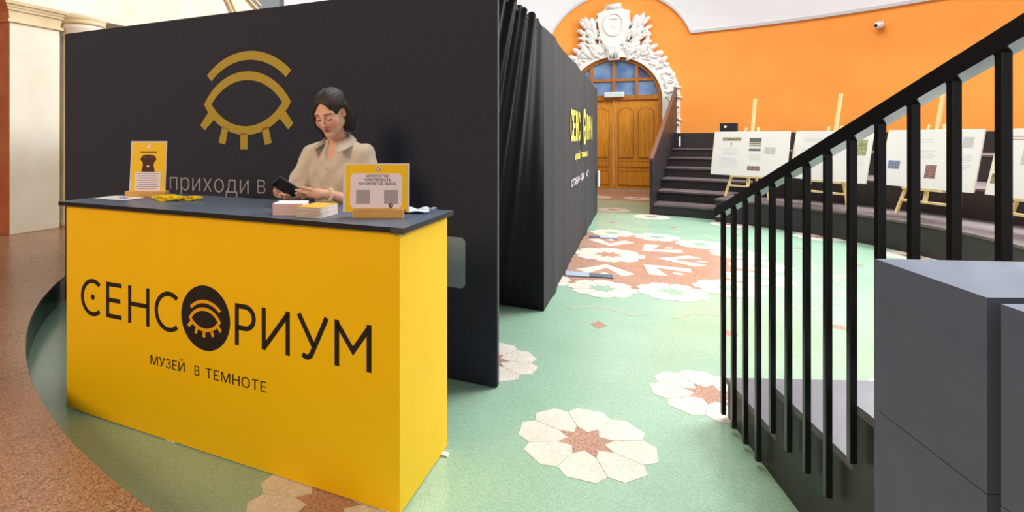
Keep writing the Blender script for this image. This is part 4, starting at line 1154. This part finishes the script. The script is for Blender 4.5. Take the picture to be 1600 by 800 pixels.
V, Q = net(lambda p: smax(smin(legs(p, .018), ell(p, (0, .02, .90), (.172, .120, .13)), .04), np.maximum(.07-p[:, 2], p[:, 2]-.97), .004), (-.30, -.2, .04), (.30, .22, 1.0), .008)
link('trousers', net_mesh('trousers', V, Q), M_TROUS, person, True)
for s in (-1, 1):
    f = lambda p: smax(smin(cap(p, (s*.09, .05, .055), (s*.096, -.13, .040), .047, .040), cap(p, (s*.09, .04, .05), (s*.09, .035, .10), .045, .044), .02), .0-p[:, 2]+.001, .004)
    V, Q = net(f, (s*.09-.08, -.22, -.01), (s*.09+.08, .14, .18), .006)
    link('shoe', net_mesh('shoe', V, Q), M_SHOE, person, True)
# collar: two folded flaps from the nape to points on the chest
for s in (-1, 1):
    inner, outer = [], []
    for i in range(13):
        t = i/12
        a = math.radians(90-s*(0+150*t))       # from the back (+y) round to the front
        ri = .066+.008*t; zc = 1.500-.060*t**1.6
        cx_, cy_ = .004, .012-.018*t
        inner.append((cx_+ri*math.cos(a), cy_+ri*math.sin(a), zc))
        ro_ = ri+.034+.040*t**3; outer.append((cx_+ro_*math.cos(a)+s*.014*t**3, cy_+ro_*math.sin(a)*1.06-.012*t, zc-.030-.024*t**2))
    vs = []
    for off in (0, -.004):
        vs += [(x, y, z+off) for x, y, z in inner]+[(x, y, z+off) for x, y, z in outer]
    n = 13; fs = []
    for i in range(n-1):
        fs += [(i, i+1, n+i+1, n+i), (2*n+i, 3*n+i, 3*n+i+1, 2*n+i+1), (i, 2*n+i, 2*n+i+1, i+1), (n+i, n+i+1, 3*n+i+1, 3*n+i)]
    fs += [(0, n, 3*n, 2*n), (n-1, 3*n-1, 4*n-1, 2*n-1)]
    mb = MB(); mb.add(vs, fs); mb.build('collar', M_SHIRT, shirt, True); shirt.children[-1].data.materials.clear(); shirt.children[-1].data.materials.append(M_SHIRT)
for i, z in enumerate((1.30, 1.22, 1.14, 1.06, .98)):
    mb = MB(); mb.ellipsoid((.004, -.118-.004*i*(i < 1)-.003, z), (.0055, .003, .0055), seg=10, rings=5); mb.build('button', mat('pale_button', (224, 208, 180), .4, .4), shirt, True)
# bracelet of cream beads
br = empty('bracelet', (0, 0, 0), 0, person)
wl_ = Vector(WR_L); dr_ = (Vector((.065, -.275, 1.178))-Vector(EL_L)).normalized(); xx = dr_.cross(Vector((0, 0, 1))).normalized(); yy = xx.cross(dr_)
for k in range(14):
    a = 2*PI*k/14; c = wl_+.030*(math.cos(a)*xx+math.sin(a)*yy)
    mb = MB(); mb.ellipsoid(tuple(c), (.0075, .0075, .0075), seg=10, rings=6); mb.build('bead', M_CREAMB, br, True)
# phone held in both hands
u_ = Vector((-.28, -.66, .46)).normalized(); v_ = Vector((.35, -.45, .75)); v_ = (v_-u_*v_.dot(u_)).normalized(); w_ = u_.cross(v_)
if w_.z < 0: w_ = -w_
Mp = Matrix((v_, u_, v_.cross(u_))).transposed().to_4x4()
Mp.translation = Vector((-.074, -.358, 1.214))
mw = person.matrix_basis @ Mp
ph_ = bpy.data.objects.new('phone', None); COL.objects.link(ph_); ph_.matrix_world = mw; ph_.empty_display_size = .05
tag(ph_, 'dark mobile phone held in both hands', 'phone')
MB().box((-.036, -.074, -.0045), (.036, .074, .0045), bev=.003).build('shell', M_PHONE, ph_)
sgz = 1 if (v_.cross(u_)).z > 0 else -1
MB().box((-.033, -.070, sgz*.0046-.0004), (.033, .070, sgz*.0046+.0004)).build('screen', M_PHONEG, ph_)
MB().box((-.030, .045, -sgz*.0052-.001), (-.006, .068, -sgz*.0052+.001)).build('camera_bump', M_BLACK, ph_)
